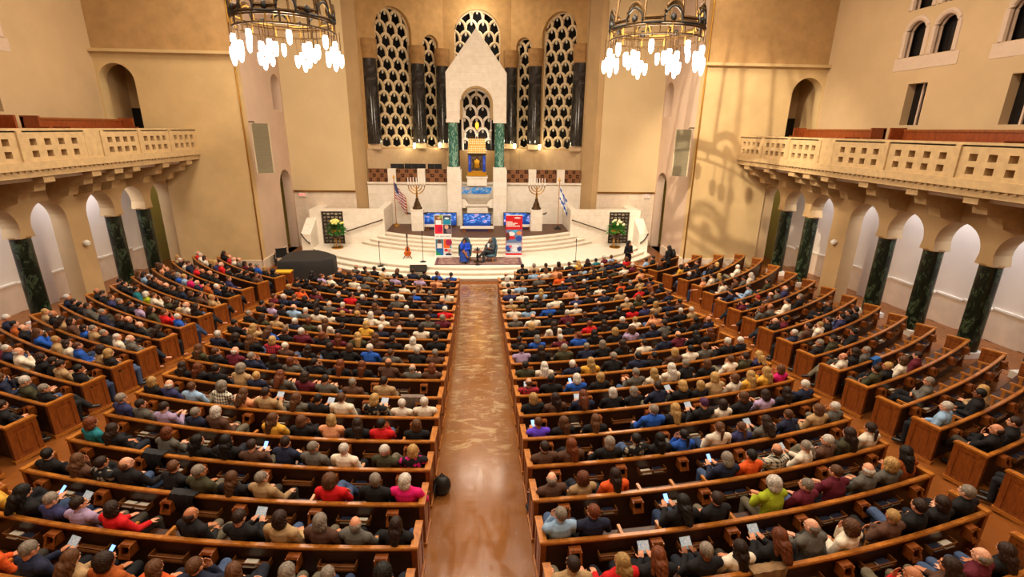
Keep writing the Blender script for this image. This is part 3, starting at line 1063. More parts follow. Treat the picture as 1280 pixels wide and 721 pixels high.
    for k in range(n):
        (y0, z0), (y1, z1) = prof[k], prof[k + 1]
        vs = [Rm @ Vector((sx * x, y, z)) for x in (-w - .12, w - .12) for y, z in ((y0, z0), (y1, z1), (y1 + .42, z1), (y0 + .42, z0))]
        m.add(vs, [(0, 1, 2, 3), (7, 6, 5, 4), (0, 4, 5, 1), (1, 5, 6, 2), (2, 6, 7, 3), (3, 7, 4, 0)])
        vs = [Rm @ Vector((sx * x, y - .012, z)) for x in (-w - .07, w - .17) for y, z in ((y0, z0 - .003), (y1, z1 + .003))]
        g2.add(vs, [(0, 1, 3, 2)])
    m.build('cabinet', M['speaker_case'], sp)
    g2.build('grille', M['speaker_grille'], sp)
    MB().tube([(0, -.2, 1.03), (sx * .25, .3, 1.12), (sx * .6, .62, 1.12)], .03, 6).build('bracket', M['dark_iron'], sp)
    tag(sp, 'tall beige curved line-array loudspeaker on the %s crossing wall' % side, 'loudspeaker', 'line-array loudspeakers')
    # small wall cameras / sensors on arcade pier
    s_ = MB().lathe([(.0, -.1), (.1, -.06), (.12, .03), (.06, .1), (.0, .12)], seg=14).build('wall_sensor', M['fabric_white'], None, (sx * 13.93, 18.3, 2.55), smooth=True)
    tag(s_, 'small white round fixture on the %s arcade pier' % side, 'fixture', 'pier fixtures')

# ------------------------------------------------------------------ pulpit front and ark
structure(MB().b2((-1.8, 29.6, 1.0), (-.98, 30.6, 4.3)).build('wall_left_pylon', M['white_stone']))
structure(MB().b2((.87, 29.6, 1.0), (1.66, 30.6, 4.3)).build('wall_right_pylon', M['white_stone']))
structure(MB().b2((-1.0, 30.35, 1.0), (.9, 30.6, 3.4)).build('wall_recess', solid('recess_tan', '#A5804F', .7)))
m = MB()
for s_ in (-1, 1):
    xm = -.055
    o = [(0, 2.1), (.34, 2.1), (.34, 2.35), (.28, 2.5), (.12, 2.62), (.0, 2.62)]
    pts = [(xm + s_ * (.92 - u), z) for u, z in o]
    m.slab(pts if s_ < 0 else pts, [], .5, (0, 29.75, 0), (1, 0, 0), (0, 0, 1))
structure(m.build('trim_pulpit_brackets', M['white_stone']))
t = empty('lectern', (-.055, 29.7, 1.06))
MB().box((0, .1, .58), (1.3, .4, 1.16), taper=.93).build('body', M['white_stone'], t)
MB().box((0, .08, 1.2), (1.34, .46, .08)).build('top', M['white_stone'], t)
tag(t, 'white stone lectern in the recess behind the central blue screen', 'lectern')


def wine(name):
    pass


def screen_material(name, c1, c2, c3, seed):
    m, nt, b = new_mat(name)
    v = coords(nt, (1, 1, 1), 'Generated')
    mp = N(nt, 'ShaderNodeMapping')
    mp.inputs['Location'].default_value = (seed, seed * .7, 0)
    nt.links.new(v, mp.inputs[0])
    f = noise(nt, mp.outputs[0], 7, 3, .5, .5)
    col = ramp(nt, f, [(.36, lin(c1)), (.48, lin(c2)), (.58, lin('#4F8FE0')), (.64, lin(c3)), (.72, lin('#E8D8E0'))])
    sx_ = N(nt, 'ShaderNodeSeparateXYZ')
    nt.links.new(v, sx_.inputs[0])
    band = N(nt, 'ShaderNodeMath', operation='LESS_THAN')
    band.inputs[1].default_value = .28
    nt.links.new(sx_.outputs[2], band.inputs[0])
    mx = N(nt, 'ShaderNodeMixRGB')
    nt.links.new(band.outputs[0], mx.inputs[0])
    nt.links.new(col, mx.inputs[1])
    mx.inputs[2].default_value = lin(c1)
    nt.links.new(mx.outputs[0], b.inputs['Emission Color'])
    nt.links.new(mx.outputs[0], b.inputs['Base Color'])
    b.inputs['Emission Strength'].default_value = .6
    b.inputs['Roughness'].default_value = .4
    return m


def screen(x0, x1, z0, z1, y, label, seed):
    t = empty('display_screen', ((x0 + x1) / 2, y, z0))
    w, h = x1 - x0, z1 - z0
    MB().box((0, 0, h / 2), (w, .03, h)).build('picture', screen_material('screen_picture_%d' % seed, '#123A82', '#1F50A8', '#B9789C', seed), t)
    MB().b2((-w / 2 - .03, .015, -.03), (w / 2 + .03, .08, h + .03)).build('housing', M['black_plastic'], t)
    tag(t, label, 'screen', 'blue display screens')


screen(-.87, .70, 1.13, 1.89, 28.9, 'glowing blue display screen at the centre below the ark', 1)
screen(-3.19, -1.32, 1.15, 1.86, 29.35, 'glowing blue display screen behind the colourful left banner', 2)
screen(1.5, 3.07, 1.15, 1.87, 29.35, 'glowing blue display screen behind the red right banner', 3)
for x, y, w, lab in ((-.085, 28.05, 1.9, 'cream bench table below the central blue screen'), (-2.4, 28.6, 1.5, 'cream bench table below the left blue screen'), (2.4, 28.6, 1.5, 'cream bench table below the right blue screen')):
    t = empty('bench_table', (x, y, 1.06))
    MB().box((0, 0, .20), (w, .42, .08)).build('top', M['white_stone'], t)
    t.location.z = 1.06
    for e in (-1, 1):
        MB().box((e * (w / 2 - .22), 0, .08), (.16, .3, .16)).build('foot', M['pew_panel'], t)
    tag(t, lab, 'table', 'bench tables')
b_ = MB()
nseg = 24
for k in range(nseg):
    u0, u1 = -.96 + 1.74 * k / nseg, -.96 + 1.74 * (k + 1) / nseg
    b_.b2((u0, 29.52 - .02 * (k % 2), 2.96), (u1, 29.58, 3.33))
mt, nt, bb = new_mat('blue_embroidery')
col = ramp(nt, noise(nt, coords(nt), 5, 4), [(.35, lin('#1F62B8')), (.5, lin('#3E93D8')), (.62, lin('#C8B49A')), (.7, lin('#2A70C2'))])
nt.links.new(col, bb.inputs['Base Color'])
bb.inputs['Roughness'].default_value = .8
t = b_.build('embroidered_valance', mt)
tag(t, 'bright blue embroidered valance hung below the golden ark', 'textile')
# ark
ark = empty('torah_ark', (-.07, 30.1, 3.4))
MB().box((0, 0, .22), (1.15, .8, .44)).box((0, 0, .48), (1.25, .86, .1)).build('plinth', M['white_stone'], ark)
MB().box((0, 0, .70), (1.1, .6, .3)).build('base_rail', M['gold'], ark)
MB().box((0, 0, 1.28), (.92, .5, .9)).build('cabinet', solid('enamel_dark', '#6A5C50', .35, .5, var=.3, vscale=10), ark)
for e in (-1, 1):
    m = MB().lathe([(.09, .8), (.1, .9), (.075, 1.2), (.1, 1.25), (.075, 1.3), (.1, 1.65), (.09, 1.72)], seg=14)
    m.build('post', solid('blue_enamel%d' % e, '#2F4FC0', .3, .2, var=.5, vscale=14), ark, (e * .42, -.26, 0), smooth=True)
MB().lathe([(.0, -.34), (.16, -.18), (.19, 0), (.16, .18), (0, .34)], seg=16, M=Matrix.Scale(.3, 4, (0, 1, 0))).build('medallion', M['gold'], ark, (0, -.27, 1.25), smooth=True)
m = MB()
for e in (-1, 1):
    m.tube([(e * .26, -.28, .95), (0, -.28, 1.65)], .03, 6)
    m.tube([(e * .26, -.28, 1.5), (0, -.28, .88)], .03, 6)
m.build('strapwork', M['bronze'], ark, smooth=True)
MB().box((0, 0, 1.80), (1.06, .66, .12)).build('cornice', M['bronze'], ark)
gm, nt, bb = new_mat('golden_roof_tiles')
v = coords(nt, (1, 1, 1), 'Object', (0, PI / 4, 0))
ch = N(nt, 'ShaderNodeTexChecker')
ch.inputs['Scale'].default_value = 11
ch.inputs['Color1'].default_value = lin('#F0B01C')
ch.inputs['Color2'].default_value = lin('#FFF2C4')
nt.links.new(v, ch.inputs['Vector'])
nt.links.new(ch.outputs[0], bb.inputs['Base Color'])
bb.inputs['Metallic'].default_value = .35
bb.inputs['Roughness'].default_value = .35
MB().box((0, 0, 2.25), (1.06, .7, .8), taper=.9).build('roof', gm, ark)
m = MB()
for k in range(9):
    m.ell((-.44 + .11 * k, -.2, 2.70), (.045, .045, .09), 8, 6)
m.box((0, -.2, 2.65), (1.0, .08, .06))
m.build('cresting', M['bronze'], ark, smooth=True)
tag(ark, 'ornate golden roofed ark between the two green marble columns', 'ark')
lamp = empty('hanging_lamp', (-.05, 30.2, 6.75))
MB().lathe([(.02, -.2), (.09, -.08), (.1, .08), (.05, .2)], seg=14).build('glass', emis('amber_glass', '#FF9A2A', 3), lamp, smooth=True)
MB().tube([(0, 0, .2), (0, 0, 2.1)], .012, 6).build('chain', M['brass'], lamp)
tag(lamp, 'small amber hanging lamp above the golden ark roof', 'lamp')
# green columns and gabled canopy
for e, lab in ((-1, 'left'), (1, 'right')):
    c = empty('canopy_column', (-.09 + e * 1.33, 29.98, 4.3))
    MB().box((0, 0, .08), (.74, .6, .16)).build('base', M['white_stone'], c)
    MB().lathe([(.30, .16), (.285, .3), (.28, 2.62)], seg=28).build('shaft', M['green'], c, smooth=True)
    MB().box((0, 0, 2.70), (.74, .6, .18)).build('capital', M['white_stone'], c)
    tag(c, 'bright green marble column holding the %s of the gabled canopy' % lab, 'column', 'canopy columns')
can = empty('gabled_canopy', (-.07, 30.0, 7.08))
o = [(-1.68, 0), (-.85, 0)] + [(-.85 * cos(PI * k / 16), .85 + .85 * sin(PI * k / 16)) for k in range(17)] + [(.85, 0), (1.68, 0), (1.68, 2.45), (0, 4.66), (-1.68, 2.45)]
MB().slab(o, [], .6, (0, -.3, 0), (1, 0, 0), (0, 0, 1)).build('gable', M['white_stone'], can)
MB().tube([(-.85, -.32, 0)] + [(-.85 * cos(PI * k / 16), -.32, .85 + .85 * sin(PI * k / 16)) for k in range(17)] + [(.85, -.32, 0)], .07, 8).build('arch_moulding', solid('moulding', '#A88A5C', .7), can, smooth=True)
tag(can, 'pale stone gabled canopy with a round arch on green columns', 'canopy')
lb = lattice_mesh(1.75, 7.9, 5.3).build('lattice_screen', [M['white_stone'], M['boss']], None, (-.07, 31.1, 0), smooth=True)
tag(lb, 'white lattice inside the arch of the canopy right behind the ark', 'lattice window', 'apse lattice windows')
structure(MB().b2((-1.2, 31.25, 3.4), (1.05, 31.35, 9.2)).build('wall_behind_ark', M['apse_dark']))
structure(MB().b2((-1.1, 31.0, 3.4), (1.0, 31.2, 5.35)).build('trim_behind_ark', solid('tan_stone', '#A3814F', .7)))

# menorahs on white pedestals
for e, x, lab in ((-1, -3.42, 'left'), (1, 3.29, 'right')):
    p = empty('pedestal', (x, 28.25, 1.06))
    MB().box((0, 0, .58), (.66, .6, 1.16)).build('block', M['white_stone'], p)
    MB().box((0, 0, 1.18), (.7, .64, .06)).build('cap', M['white_stone'], p)
    for q in (-1, 1):
        MB().tube([(q * .34, -.1, .95), (q * .5, -.16, .98), (q * .6, -.16, 1.06)], [.03, .05, .02], 8).build('bracket_lamp', M['dark_iron'], p, smooth=True)
    tag(p, 'white stone pedestal under the %s menorah' % lab, 'pedestal', 'menorah pedestals')
    mn = empty('menorah', (x, 28.25, 2.27))
    MB().lathe([(.28, 0), (.27, .06), (.20, .16), (.17, .3), (.10, .45), (.08, .58), (.05, .62)], seg=8).build('base', M['bronze'], mn, smooth=20)
    MB().lathe([(.045, .6), (.07, .68), (.04, .76), (.07, .84), (.035, .95), (.035, 1.25), (.05, 1.28)], seg=12).build('stem', M['brass'], mn, smooth=True)
    for k, R in enumerate((.15, .30, .45)):
        pts = [(R * cos(PI + PI * i / 16), 0, 1.28 + R * sin(PI + PI * i / 16) * .98) for i in range(17)]
        MB().tube(pts, .028, 8).build('branch', M['brass'], mn, smooth=True)
    for k in range(7):
        xx = -.45 + .15 * k
        MB().lathe([(.028, 0), (.05, .03), (.05, .05)], seg=10).build('cup', M['brass'], mn, (xx, 0, 1.26), smooth=True)
        MB().lathe([(.022, 0), (.02, .42)], seg=8).build('candle', M['fabric_white'], mn, (xx, 0, 1.31), smooth=True)
    tag(mn, 'golden seven-branched menorah on the %s white pedestal' % lab, 'menorah', 'menorahs')

# flags
def flag_material(name, kind):
    m, nt, b = new_mat(name)
    tc = N(nt, 'ShaderNodeUVMap')
    sp_ = N(nt, 'ShaderNodeSeparateXYZ')
    nt.links.new(tc.outputs[0], sp_.inputs[0])
    mu = N(nt, 'ShaderNodeMath', operation='MULTIPLY')

    def gate(sock, op, v):
        g = N(nt, 'ShaderNodeMath', operation=op)
        g.inputs[1].default_value = v
        nt.links.new(sock, g.inputs[0])
        return g.outputs[0]

    def both(a, c, op='MULTIPLY'):
        g = N(nt, 'ShaderNodeMath', operation=op)
        nt.links.new(a, g.inputs[0])
        nt.links.new(c, g.inputs[1])
        return g.outputs[0]

    def mix(fac, a, c):
        x = N(nt, 'ShaderNodeMixRGB')
        nt.links.new(fac, x.inputs[0])
        for s_, q in ((1, a), (2, c)):
            if isinstance(q, str):
                x.inputs[s_].default_value = lin(q)
            else:
                nt.links.new(q, x.inputs[s_])
        return x.outputs[0]
    u, v = sp_.outputs[0], sp_.outputs[1]
    if kind == 'stripes':
        mu.inputs[1].default_value = 6.5
        nt.links.new(v, mu.inputs[0])
        fr = N(nt, 'ShaderNodeMath', operation='FRACT')
        nt.links.new(mu.outputs[0], fr.inputs[0])
        s_ = gate(fr.outputs[0], 'LESS_THAN', .5)
        base = mix(s_, '#E2DBD6', '#9C0F1C')
        canton = both(gate(u, 'LESS_THAN', .45), gate(v, 'GREATER_THAN', .46))
        vo = N(nt, 'ShaderNodeTexVoronoi')
        vo.inputs['Scale'].default_value = 14
        vo.inputs['Randomness'].default_value = .1
        nt.links.new(tc.outputs[0], vo.inputs['Vector'])
        cc = mix(gate(vo.outputs['Distance'], 'LESS_THAN', .13), '#1B2A66', '#EDE8E4')
        col = mix(canton, base, cc)
    else:
        a = both(gate(v, 'GREATER_THAN', .12), gate(v, 'LESS_THAN', .27))
        c = both(gate(v, 'GREATER_THAN', .73), gate(v, 'LESS_THAN', .88))
        st_ = both(a, c, 'ADD')
        # six-pointed star: two outlined triangles
        def tri(sign):
            du = N(nt, 'ShaderNodeMath', operation='ADD')
            du.inputs[1].default_value = -.5
            nt.links.new(u, du.inputs[0])
            ab = N(nt, 'ShaderNodeMath', operation='ABSOLUTE')
            nt.links.new(du.outputs[0], ab.inputs[0])
            dx = N(nt, 'ShaderNodeMath', operation='MULTIPLY')
            dx.inputs[1].default_value = 1.45 * .866
            nt.links.new(ab.outputs[0], dx.inputs[0])
            dv = N(nt, 'ShaderNodeMath', operation='ADD')
            dv.inputs[1].default_value = -.5
            nt.links.new(v, dv.inputs[0])
            dy = N(nt, 'ShaderNodeMath', operation='MULTIPLY')
            dy.inputs[1].default_value = sign
            nt.links.new(dv.outputs[0], dy.inputs[0])
            hy = N(nt, 'ShaderNodeMath', operation='MULTIPLY')
            hy.inputs[1].default_value = .5
            nt.links.new(dy.outputs[0], hy.inputs[0])
            e1 = both(dx.outputs[0], hy.outputs[0], 'ADD')
            ng = N(nt, 'ShaderNodeMath', operation='MULTIPLY')
            ng.inputs[1].default_value = -1
            nt.links.new(dy.outputs[0], ng.inputs[0])
            d = both(e1, ng.outputs[0], 'MAXIMUM')
            return both(gate(d, 'GREATER_THAN', .085), gate(d, 'LESS_THAN', .125))
        col = mix(both(both(tri(1), tri(-1), 'MAXIMUM'), st_, 'MAXIMUM'), '#EEEDEA', '#2253B4')
    nt.links.new(col, b.inputs['Base Color'])
    b.inputs['Roughness'].default_value = .85
    return m


for x, y, z0, kind, lab, gold in ((-4.86, 29.6, 1.06, 'stripes', 'american flag with gold fringe draped on its pole left of the menorah', True),
                                  (4.62, 28.6, 1.06, 'star', 'israeli flag draped on its pole right of the menorah', False)):
    t = empty('flag', (x, y, z0))
    MB().lathe([(.22, 0), (.2, .06), (.05, .12), (.04, .2)], seg=18).build('base', M['brass'] if gold else M['black_iron'], t, smooth=True)
    MB().tube([(0, 0, .1), (0, 0, 2.75)], .022, 8).build('pole', M['pew_rail'], t, smooth=True)
    MB().lathe([(.02, 2.72), (.07, 2.8), (.03, 2.9), (.0, 3.0)], seg=10).build('finial', M['gold'], t, smooth=True)
    nu, nv = 36, 26
    vs, fs, uv = [], [], []
    for j in range(nv + 1):
        for i in range(nu + 1):
            u, v = i / nu, j / nv
            # cloth hangs from the pole: fly end drops and gathers in folds
            drop = u * 1.05
            zz = 2.62 - (1 - v) * 1.0 - drop * (.95 - .1 * v)
            spread = .24 + .36 * min(1, (2.62 - zz) / 1.0)
            xx = spread * (.05 + 1.02 * u ** .8) * (1 if gold else .8) * (1.0) + .02 * sin(u * 20 + v * 3)
            yy = -.05 - .07 * sin(u * 17 + .6) * (.4 + u) - .02 * v
            vs.append((xx, yy, zz))
            uv.append((u, v))
    for j in range(nv):
        for i in range(nu):
            a = j * (nu + 1) + i
            fs.append((a, a + 1, a + nu + 2, a + nu + 1))
    o = MB().add(vs, fs).build('cloth', flag_material('flag_cloth_' + kind, kind), t, smooth=True, fix=False)
    ul = o.data.uv_layers.new(name='UVMap')
    for lp in o.data.loops:
        ul.data[lp.index].uv = uv[lp.vertex_index]
    if gold:
        e = [(vs[j * (nu + 1) + nu]) for j in range(nv + 1)]
        MB().tube([(q[0], q[1], q[2] - .01) for q in e], .03, 6).build('fringe', M['gold'], t, smooth=True)
    tag(t, lab, 'flag')

# ------------------------------------------------------------------ platform furniture
rm, nt, bb = new_mat('patterned_rug')
v = coords(nt)
f = noise(nt, v, 6, 5, .6)
vo = N(nt, 'ShaderNodeTexVoronoi')
vo.inputs['Scale'].default_value = 4
nt.links.new(v, vo.inputs['Vector'])
c1 = ramp(nt, vo.outputs['Distance'], [(.15, lin('#8A5C50')), (.35, lin('#6E4A48')), (.5, lin('#94776A'))])
mx = N(nt, 'ShaderNodeMixRGB', blend_type='MULTIPLY')
mx.inputs[0].default_value = .6
nt.links.new(c1, mx.inputs[1])
nt.links.new(ramp(nt, f, [(.3, (.7, .7, .75, 1)), (.7, (1.1, 1.05, 1.05, 1))]), mx.inputs[2])
nt.links.new(mx.outputs[0], bb.inputs['Base Color'])
bb.inputs['Roughness'].default_value = .95
rug = empty('rug', (0, 23.6, .452))
MB().box((0, 0, .006), (4.2, 1.5, .012)).build('field', rm, rug)
m = MB()
for y_ in (-.68, .68):
    m.box((0, y_, .014), (4.1, .1, .006))
for x_ in (-2.0, 2.0):
    m.box((x_, 0, .014), (.1, 1.36, .006))
m.build('border', solid('rug_border', '#5B3A44', .95, var=.2, vscale=30), rug)
tag(rug, 'worn reddish patterned rug under the two speakers on the platform', 'rug')


def lounge_chair(x, y, rz, lab):
    c = empty('lounge_chair', (x, y, .47), rz)
    fab = MATS.get('slate_fabric') or solid('slate_fabric', '#3F5A66', .9, var=.15, vscale=40)
    n = 22
    vs, fs = [], []
    rows = 9
    for j in range(rows + 1):
        t = j / rows
        for i in range(n + 1):
            a = -PI * .62 + 2 * PI * .62 * i / n
            hgt = (.62 * (cos(a) * .5 + .5) ** 1.5 + .22)
            z = .26 + hgt * t
            r = .31 + .03 * t
            q = (r * sin(a) * (1 - .22 * t * (cos(a) > 0.2)), -r * cos(a) - .10 * t, z)
            vs.append(q)
    m_ = len(vs)
    vs2 = [(q[0] * .88, q[1] * .88, q[2]) for q in vs]
    for j in range(rows):
        for i in range(n):
            a = j * (n + 1) + i
            fs.append((a, a + 1, a + n + 2, a + n + 1))
            fs.append((m_ + a, m_ + a + n + 1, m_ + a + n + 2, m_ + a + 1))
    for i in range(n):
        a = rows * (n + 1) + i
        fs.append((a, a + 1, m_ + a + 1, m_ + a))
        fs.append((i + 1, i, m_ + i, m_ + i + 1))
    for j in range(rows):
        a = j * (n + 1)
        fs.append((a + n + 1, a, m_ + a, m_ + a + n + 1))
        a = j * (n + 1) + n
        fs.append((a, a + n + 1, m_ + a + n + 1, m_ + a))
    MB().add(vs + vs2, fs).build('shell', fab, c, smooth=True)
    MB().ell((0, .02, .30), (.30, .30, .09), 18, 10).build('seat_cushion', fab, c, smooth=True)
    for sx_ in (-1, 1):
        for sy_ in (-1, 1):
            MB().tube([(sx_ * .17, sy_ * .17, .27), (sx_ * .25, sy_ * .24, 0)], [.022, .015], 8).build('leg', M['pew_rail'], c, smooth=True)
    tag(c, lab, 'chair', 'speakers\' chairs')


CH1, CH2 = (-.66, 23.55), (.56, 23.55)
lounge_chair(CH1[0], CH1[1], PI - .12, 'slate blue wing lounge chair under the person in blue')
lounge_chair(CH2[0], CH2[1], PI + .45 - .9, 'slate blue wing lounge chair under the person in a grey suit')
t = empty('side_table', (-.06, 23.35, .47))
MB().lathe([(.2, 0), (.19, .03), (.05, .07), (.04, .2), (.06, .3), (.035, .42), (.04, .5)], seg=20).build('pedestal', M['bronze'], t, smooth=True)
MB().lathe([(.25, .5), (.26, .52), (.25, .54)], seg=28).build('top', M['pew_panel'], t)
tag(t, 'small round pedestal table between the two lounge chairs', 'table')
gl = solid('grey_glass', '#8A8E96', .1, spec=.8)
for k, (dx, dy) in enumerate(((-.1, 0), (.09, .03))):
    o = MB().lathe([(.035, 0), (.04, .12)], seg=14).build('water_glass', gl, None, (-.06 + dx, 23.35 + dy, 1.01), smooth=True)
    tag(o, '%s water glass on the small round table' % ('left', 'right')[k], 'glass', 'water glasses')
o = MB().lathe([(.05, 0), (.055, .08), (.03, .15), (.03, .17)], seg=16).build('pitcher', M['black_plastic'], None, (-.06, 23.42, 1.01), smooth=True)
tag(o, 'dark jug standing between the glasses on the round table', 'jug')


# pull-up banners
def banner(x, y, kind, lab):
    t = empty('pull_up_banner', (x, y, .45))
    w, h = .82, 2.13
    MB().box((0, 0, .05), (w + .06, .22, .1)).build('base', M['fabric_white'], t)
    MB().tube([(0, .04, .1), (0, .04, h)], .012, 6).build('support_pole', M['dark_iron'], t)
    MB().box((0, .01, h - .01), (w, .03, .03)).build('top_rail', M['fabric_white'], t)
    MB().box((0, 0, .1 + (h - .1) / 2), (w, .006, h - .1)).build('sheet', M['fabric_white'] if kind == 'tiles' else solid('banner_red', '#C8141E', .5), t)
    cols = {}

    def cm(c):
        if c not in cols:
            cols[c] = MATS.get('print_' + c) or solid('print_' + c, c, .55)
        return cols[c]
    mats, idx = [], {}
    m = MB()

    def use(c):
        if c not in idx:
            idx[c] = len(mats)
            mats.append(cm(c))
        m.cur = idx[c]
    lay = [0]

    def rect(u0, v0, u1, v1, c):
        use(c)
        lay[0] += 1
        y_ = -.0035 - .0004 * lay[0]
        m.slab([(u0, v0), (u1, v0), (u1, v1), (u0, v1)], [], .0003, (-w / 2, y_, 0), (w, 0, 0), (0, 0, h))

    def disc_(cx_, cy_, rx, ry, c):
        use(c)
        lay[0] += 1
        y_ = -.0035 - .0004 * lay[0]
        m.slab([(cx_ + rx * cos(2 * PI * k / 20), cy_ + ry * sin(2 * PI * k / 20)) for k in range(20)], [], .0003, (-w / 2, y_, 0), (w, 0, 0), (0, 0, h))
    if kind == 'tiles':
        rect(.02, .78, .5, .99, '#7C5A3C'); disc_(.28, .93, .1, .03, '#D09A74'); rect(.08, .78, .42, .88, '#ECE7E6'); disc_(.4, .96, .1, .04, '#8FA83A')
        rect(.52, .78, .99, .99, '#1B86A8'); rect(.52, .9, .99, .99, '#32465E'); disc_(.75, .92, .14, .022, '#DDE6EA')
        rect(.02, .565, .5, .775, '#DC1A33'); disc_(.33, .67, .16, .07, '#B5123E')
        rect(.52, .565, .99, .775, '#2C2A3A'); disc_(.72, .72, .12, .05, '#D7A78E'); disc_(.85, .63, .16, .05, '#7D6A75')
        rect(.04, .225, .5, .435, '#4C7186'); disc_(.27, .385, .1, .035, '#5E3322'); rect(.13, .225, .42, .33, '#E5DDDC')
        rect(.52, .225, .99, .435, '#EE6418'); disc_(.83, .36, .2, .075, '#A41C4C'); rect(.9, .225, .99, .29, '#2C9EC2')
        rect(.04, .015, .5, .22, '#1466A6')
        use('#148A4A')
        lay[0] += 1
        m.slab([(.04, .015), (.5, .015), (.04, .17)], [], .0003, (-w / 2, -.0035 - .0004 * lay[0], 0), (w, 0, 0), (0, 0, h))
        rect(.52, .015, .99, .22, '#D9D6DB'); disc_(.66, .175, .11, .035, '#D8241E'); disc_(.85, .15, .1, .05, '#C99C86'); disc_(.8, .07, .2, .035, '#343A50')
    else:
        disc_(.7, .935, .2, .018, '#EBD6D6')
        rect(.03, .35, .97, .66, '#5F7FA8'); disc_(.36, .56, .2, .055, '#E9E2E2'); disc_(.36, .47, .22, .045, '#C92A2E'); disc_(.8, .45, .2, .06, '#2249A8'); disc_(.8, .58, .16, .045, '#D98A4A'); disc_(.55, .62, .16, .03, '#46B0DC'); disc_(.12, .5, .12, .1, '#5A2E28')
        rect(.03, .1, .97, .345, '#B5C3D6'); disc_(.14, .22, .16, .07, '#2D57B0'); disc_(.6, .18, .22, .05, '#ECEAF0'); disc_(.85, .2, .15, .06, '#2A3E80'); disc_(.55, .27, .3, .04, '#D9DEE8'); disc_(.3, .26, .1, .03, '#D9506A'); disc_(.2, .15, .12, .02, '#3A2A2A')
    m.build('printed_pictures', mats, t)

    def text(s_, size, px, pz, col):
        cu = bpy.data.curves.new('print', 'FONT')
        cu.body = s_
        cu.size = size
        cu.align_x = 'LEFT'
        cu.space_line = .85
        lo = bpy.data.objects.new('t', cu)
        COL.objects.link(lo)
        me = bpy.data.meshes.new_from_object(lo.evaluated_get(bpy.context.evaluated_depsgraph_get()))
        bpy.data.objects.remove(lo)
        me.materials.clear()
        me.materials.append(col)
        o_ = link('lettering', me, None, t, (px, -.03, pz))
        o_.rotation_euler = (PI / 2, 0, 0)
    return t, text, w, h, lab


t, text, w, h, lab = banner(-1.75, 24.35, 'tiles', '')
m = MB()
# the white band carries one line of pale illegible letters: short grey strokes of their size
for k in range(15):
    if k in (3, 9):
        continue
    m.box((-.33 + .047 * k, -.006, h * .5), (.03, .002, .055 + .012 * (k % 3)))
m.build('lettering', solid('print_grey', '#9FA6B4', .6), t)
tag(t, 'tall white pull-up banner of colourful picture tiles on the left of the platform', 'banner', 'pull-up banners')
t, text, w, h, lab = banner(1.76, 24.35, 'red', '')
m = MB()
for r_, (n_, s0) in enumerate(((5, .06), (9, .06), (7, .06), (11, .06))):
    for k in range(n_):
        m.box((-.36 + .062 * k, -.006, h * (.84 - .032 * r_)), (.046, .002, .05))
m.build('lettering', M['fabric_white'], t)
tag(t, 'tall red pull-up banner with white lettering on the right of the platform', 'banner', 'pull-up banners')

# guitar on its stand
g = empty('guitar', (-3.5, 24.2, .52))
g.rotation_euler = (math.radians(-12), 0, math.radians(8))
outl = []
for k in range(40):
    a = 2 * PI * k / 40
    z = .26 + .25 * sin(a)
    wd = (.19 if z < .24 else .145) - .03 * math.exp(-((z - .33) / .06) ** 2)
    outl.append((cos(a) * wd * (1.0), z))
MB().slab(outl, [], .10, (0, -.05, 0), (1, 0, 0), (0, 0, 1)).build('body', solid('guitar_orange', '#B5561B', .25, var=.15, vscale=6), g)
MB().lathe([(.05, -.002), (.05, .002)], seg=18, M=Matrix.Rotation(PI / 2, 4, 'X')).build('sound_hole', M['hole'], g, (0, -.053, .34))
MB().box((0, -.055, .16), (.14, .015, .03)).build('bridge', M['black_plastic'], g)
MB().b2((-.024, -.065, .36), (.024, -.03, .95)).build('neck', M['pew_dark'], g)
MB().b2((-.04, -.06, .95), (.04, -.03, 1.12)).build('headstock', M['black_plastic'], g)
tag(g, 'orange acoustic guitar standing on the left of the platform', 'guitar')
s_ = empty('guitar_stand', (-3.5, 24.2, .45))
for a in (210, 330, 90):
    MB().tube([(0, .05, .3), (.26 * cos(math.radians(a)), .26 * sin(math.radians(a)), 0)], .014, 6).build('leg', M['black_iron'], s_)
MB().tube([(-.14, -.16, .1), (-.12, .04, .12), (.12, .04, .12), (.14, -.16, .1)], .014, 6).build('cradle', M['black_iron'], s_)
tag(s_, 'low black stand holding the orange guitar', 'stand')


def mic_stand(x, y, z0, h, boom, lab):
    t = empty('microphone_stand', (x, y, z0))
    MB().lathe([(.15, 0), (.14, .025), (.03, .04)], seg=18).build('base', M['black_iron'], t, smooth=True)
    MB().tube([(0, 0, .03), (0, 0, h)], .014, 6).build('pole', M['black_iron'], t)
    p = (0, boom, h + .1)
    MB().tube([(0, 0, h), p], .012, 6).build('clip', M['black_iron'], t)
    MB().lathe([(.012, -.1), (.022, 0), (.03, .03), (.025, .06), (0, .07)], seg=12).build('microphone', M['black_plastic'], t, p, smooth=True)
    tag(t, lab, 'microphone stand', 'microphone stands')


mic_stand(-2.68, 23.5, .45, 1.35, .0, 'thin black microphone stand between the guitar and the tiled banner')
mic_stand(-4.68, 23.25, .30, 1.05, .05, 'thin black microphone stand on the left steps of the platform')
mic_stand(4.75, 23.45, .45, .95, .05, 'thin black microphone stand on the right of the platform')
mic_stand(-.05, 22.92, .45, .62, .02, 'short microphone stand before the round table')
t = empty('stage_monitor', (-2.78, 22.4, .30))
m = MB()
prof = [(-.2, 0), (.22, 0), (.22, .2), (-.1, .33)]
vs = [Vector((x, y, z)) for x in (-.38, .38) for y, z in prof]
m.add(vs, [(0, 1, 2, 3), (7, 6, 5, 4)] + [(i, (i + 1) % 4, 4 + (i + 1) % 4, 4 + i) for i in range(4)])
m.build('cabinet', M['black_plastic'], t)
MB().box((0, -.16, .165), (.68, .02, .26), Matrix.Rotation(-.3, 3, 'X')).build('grille', M['dark_iron'], t)
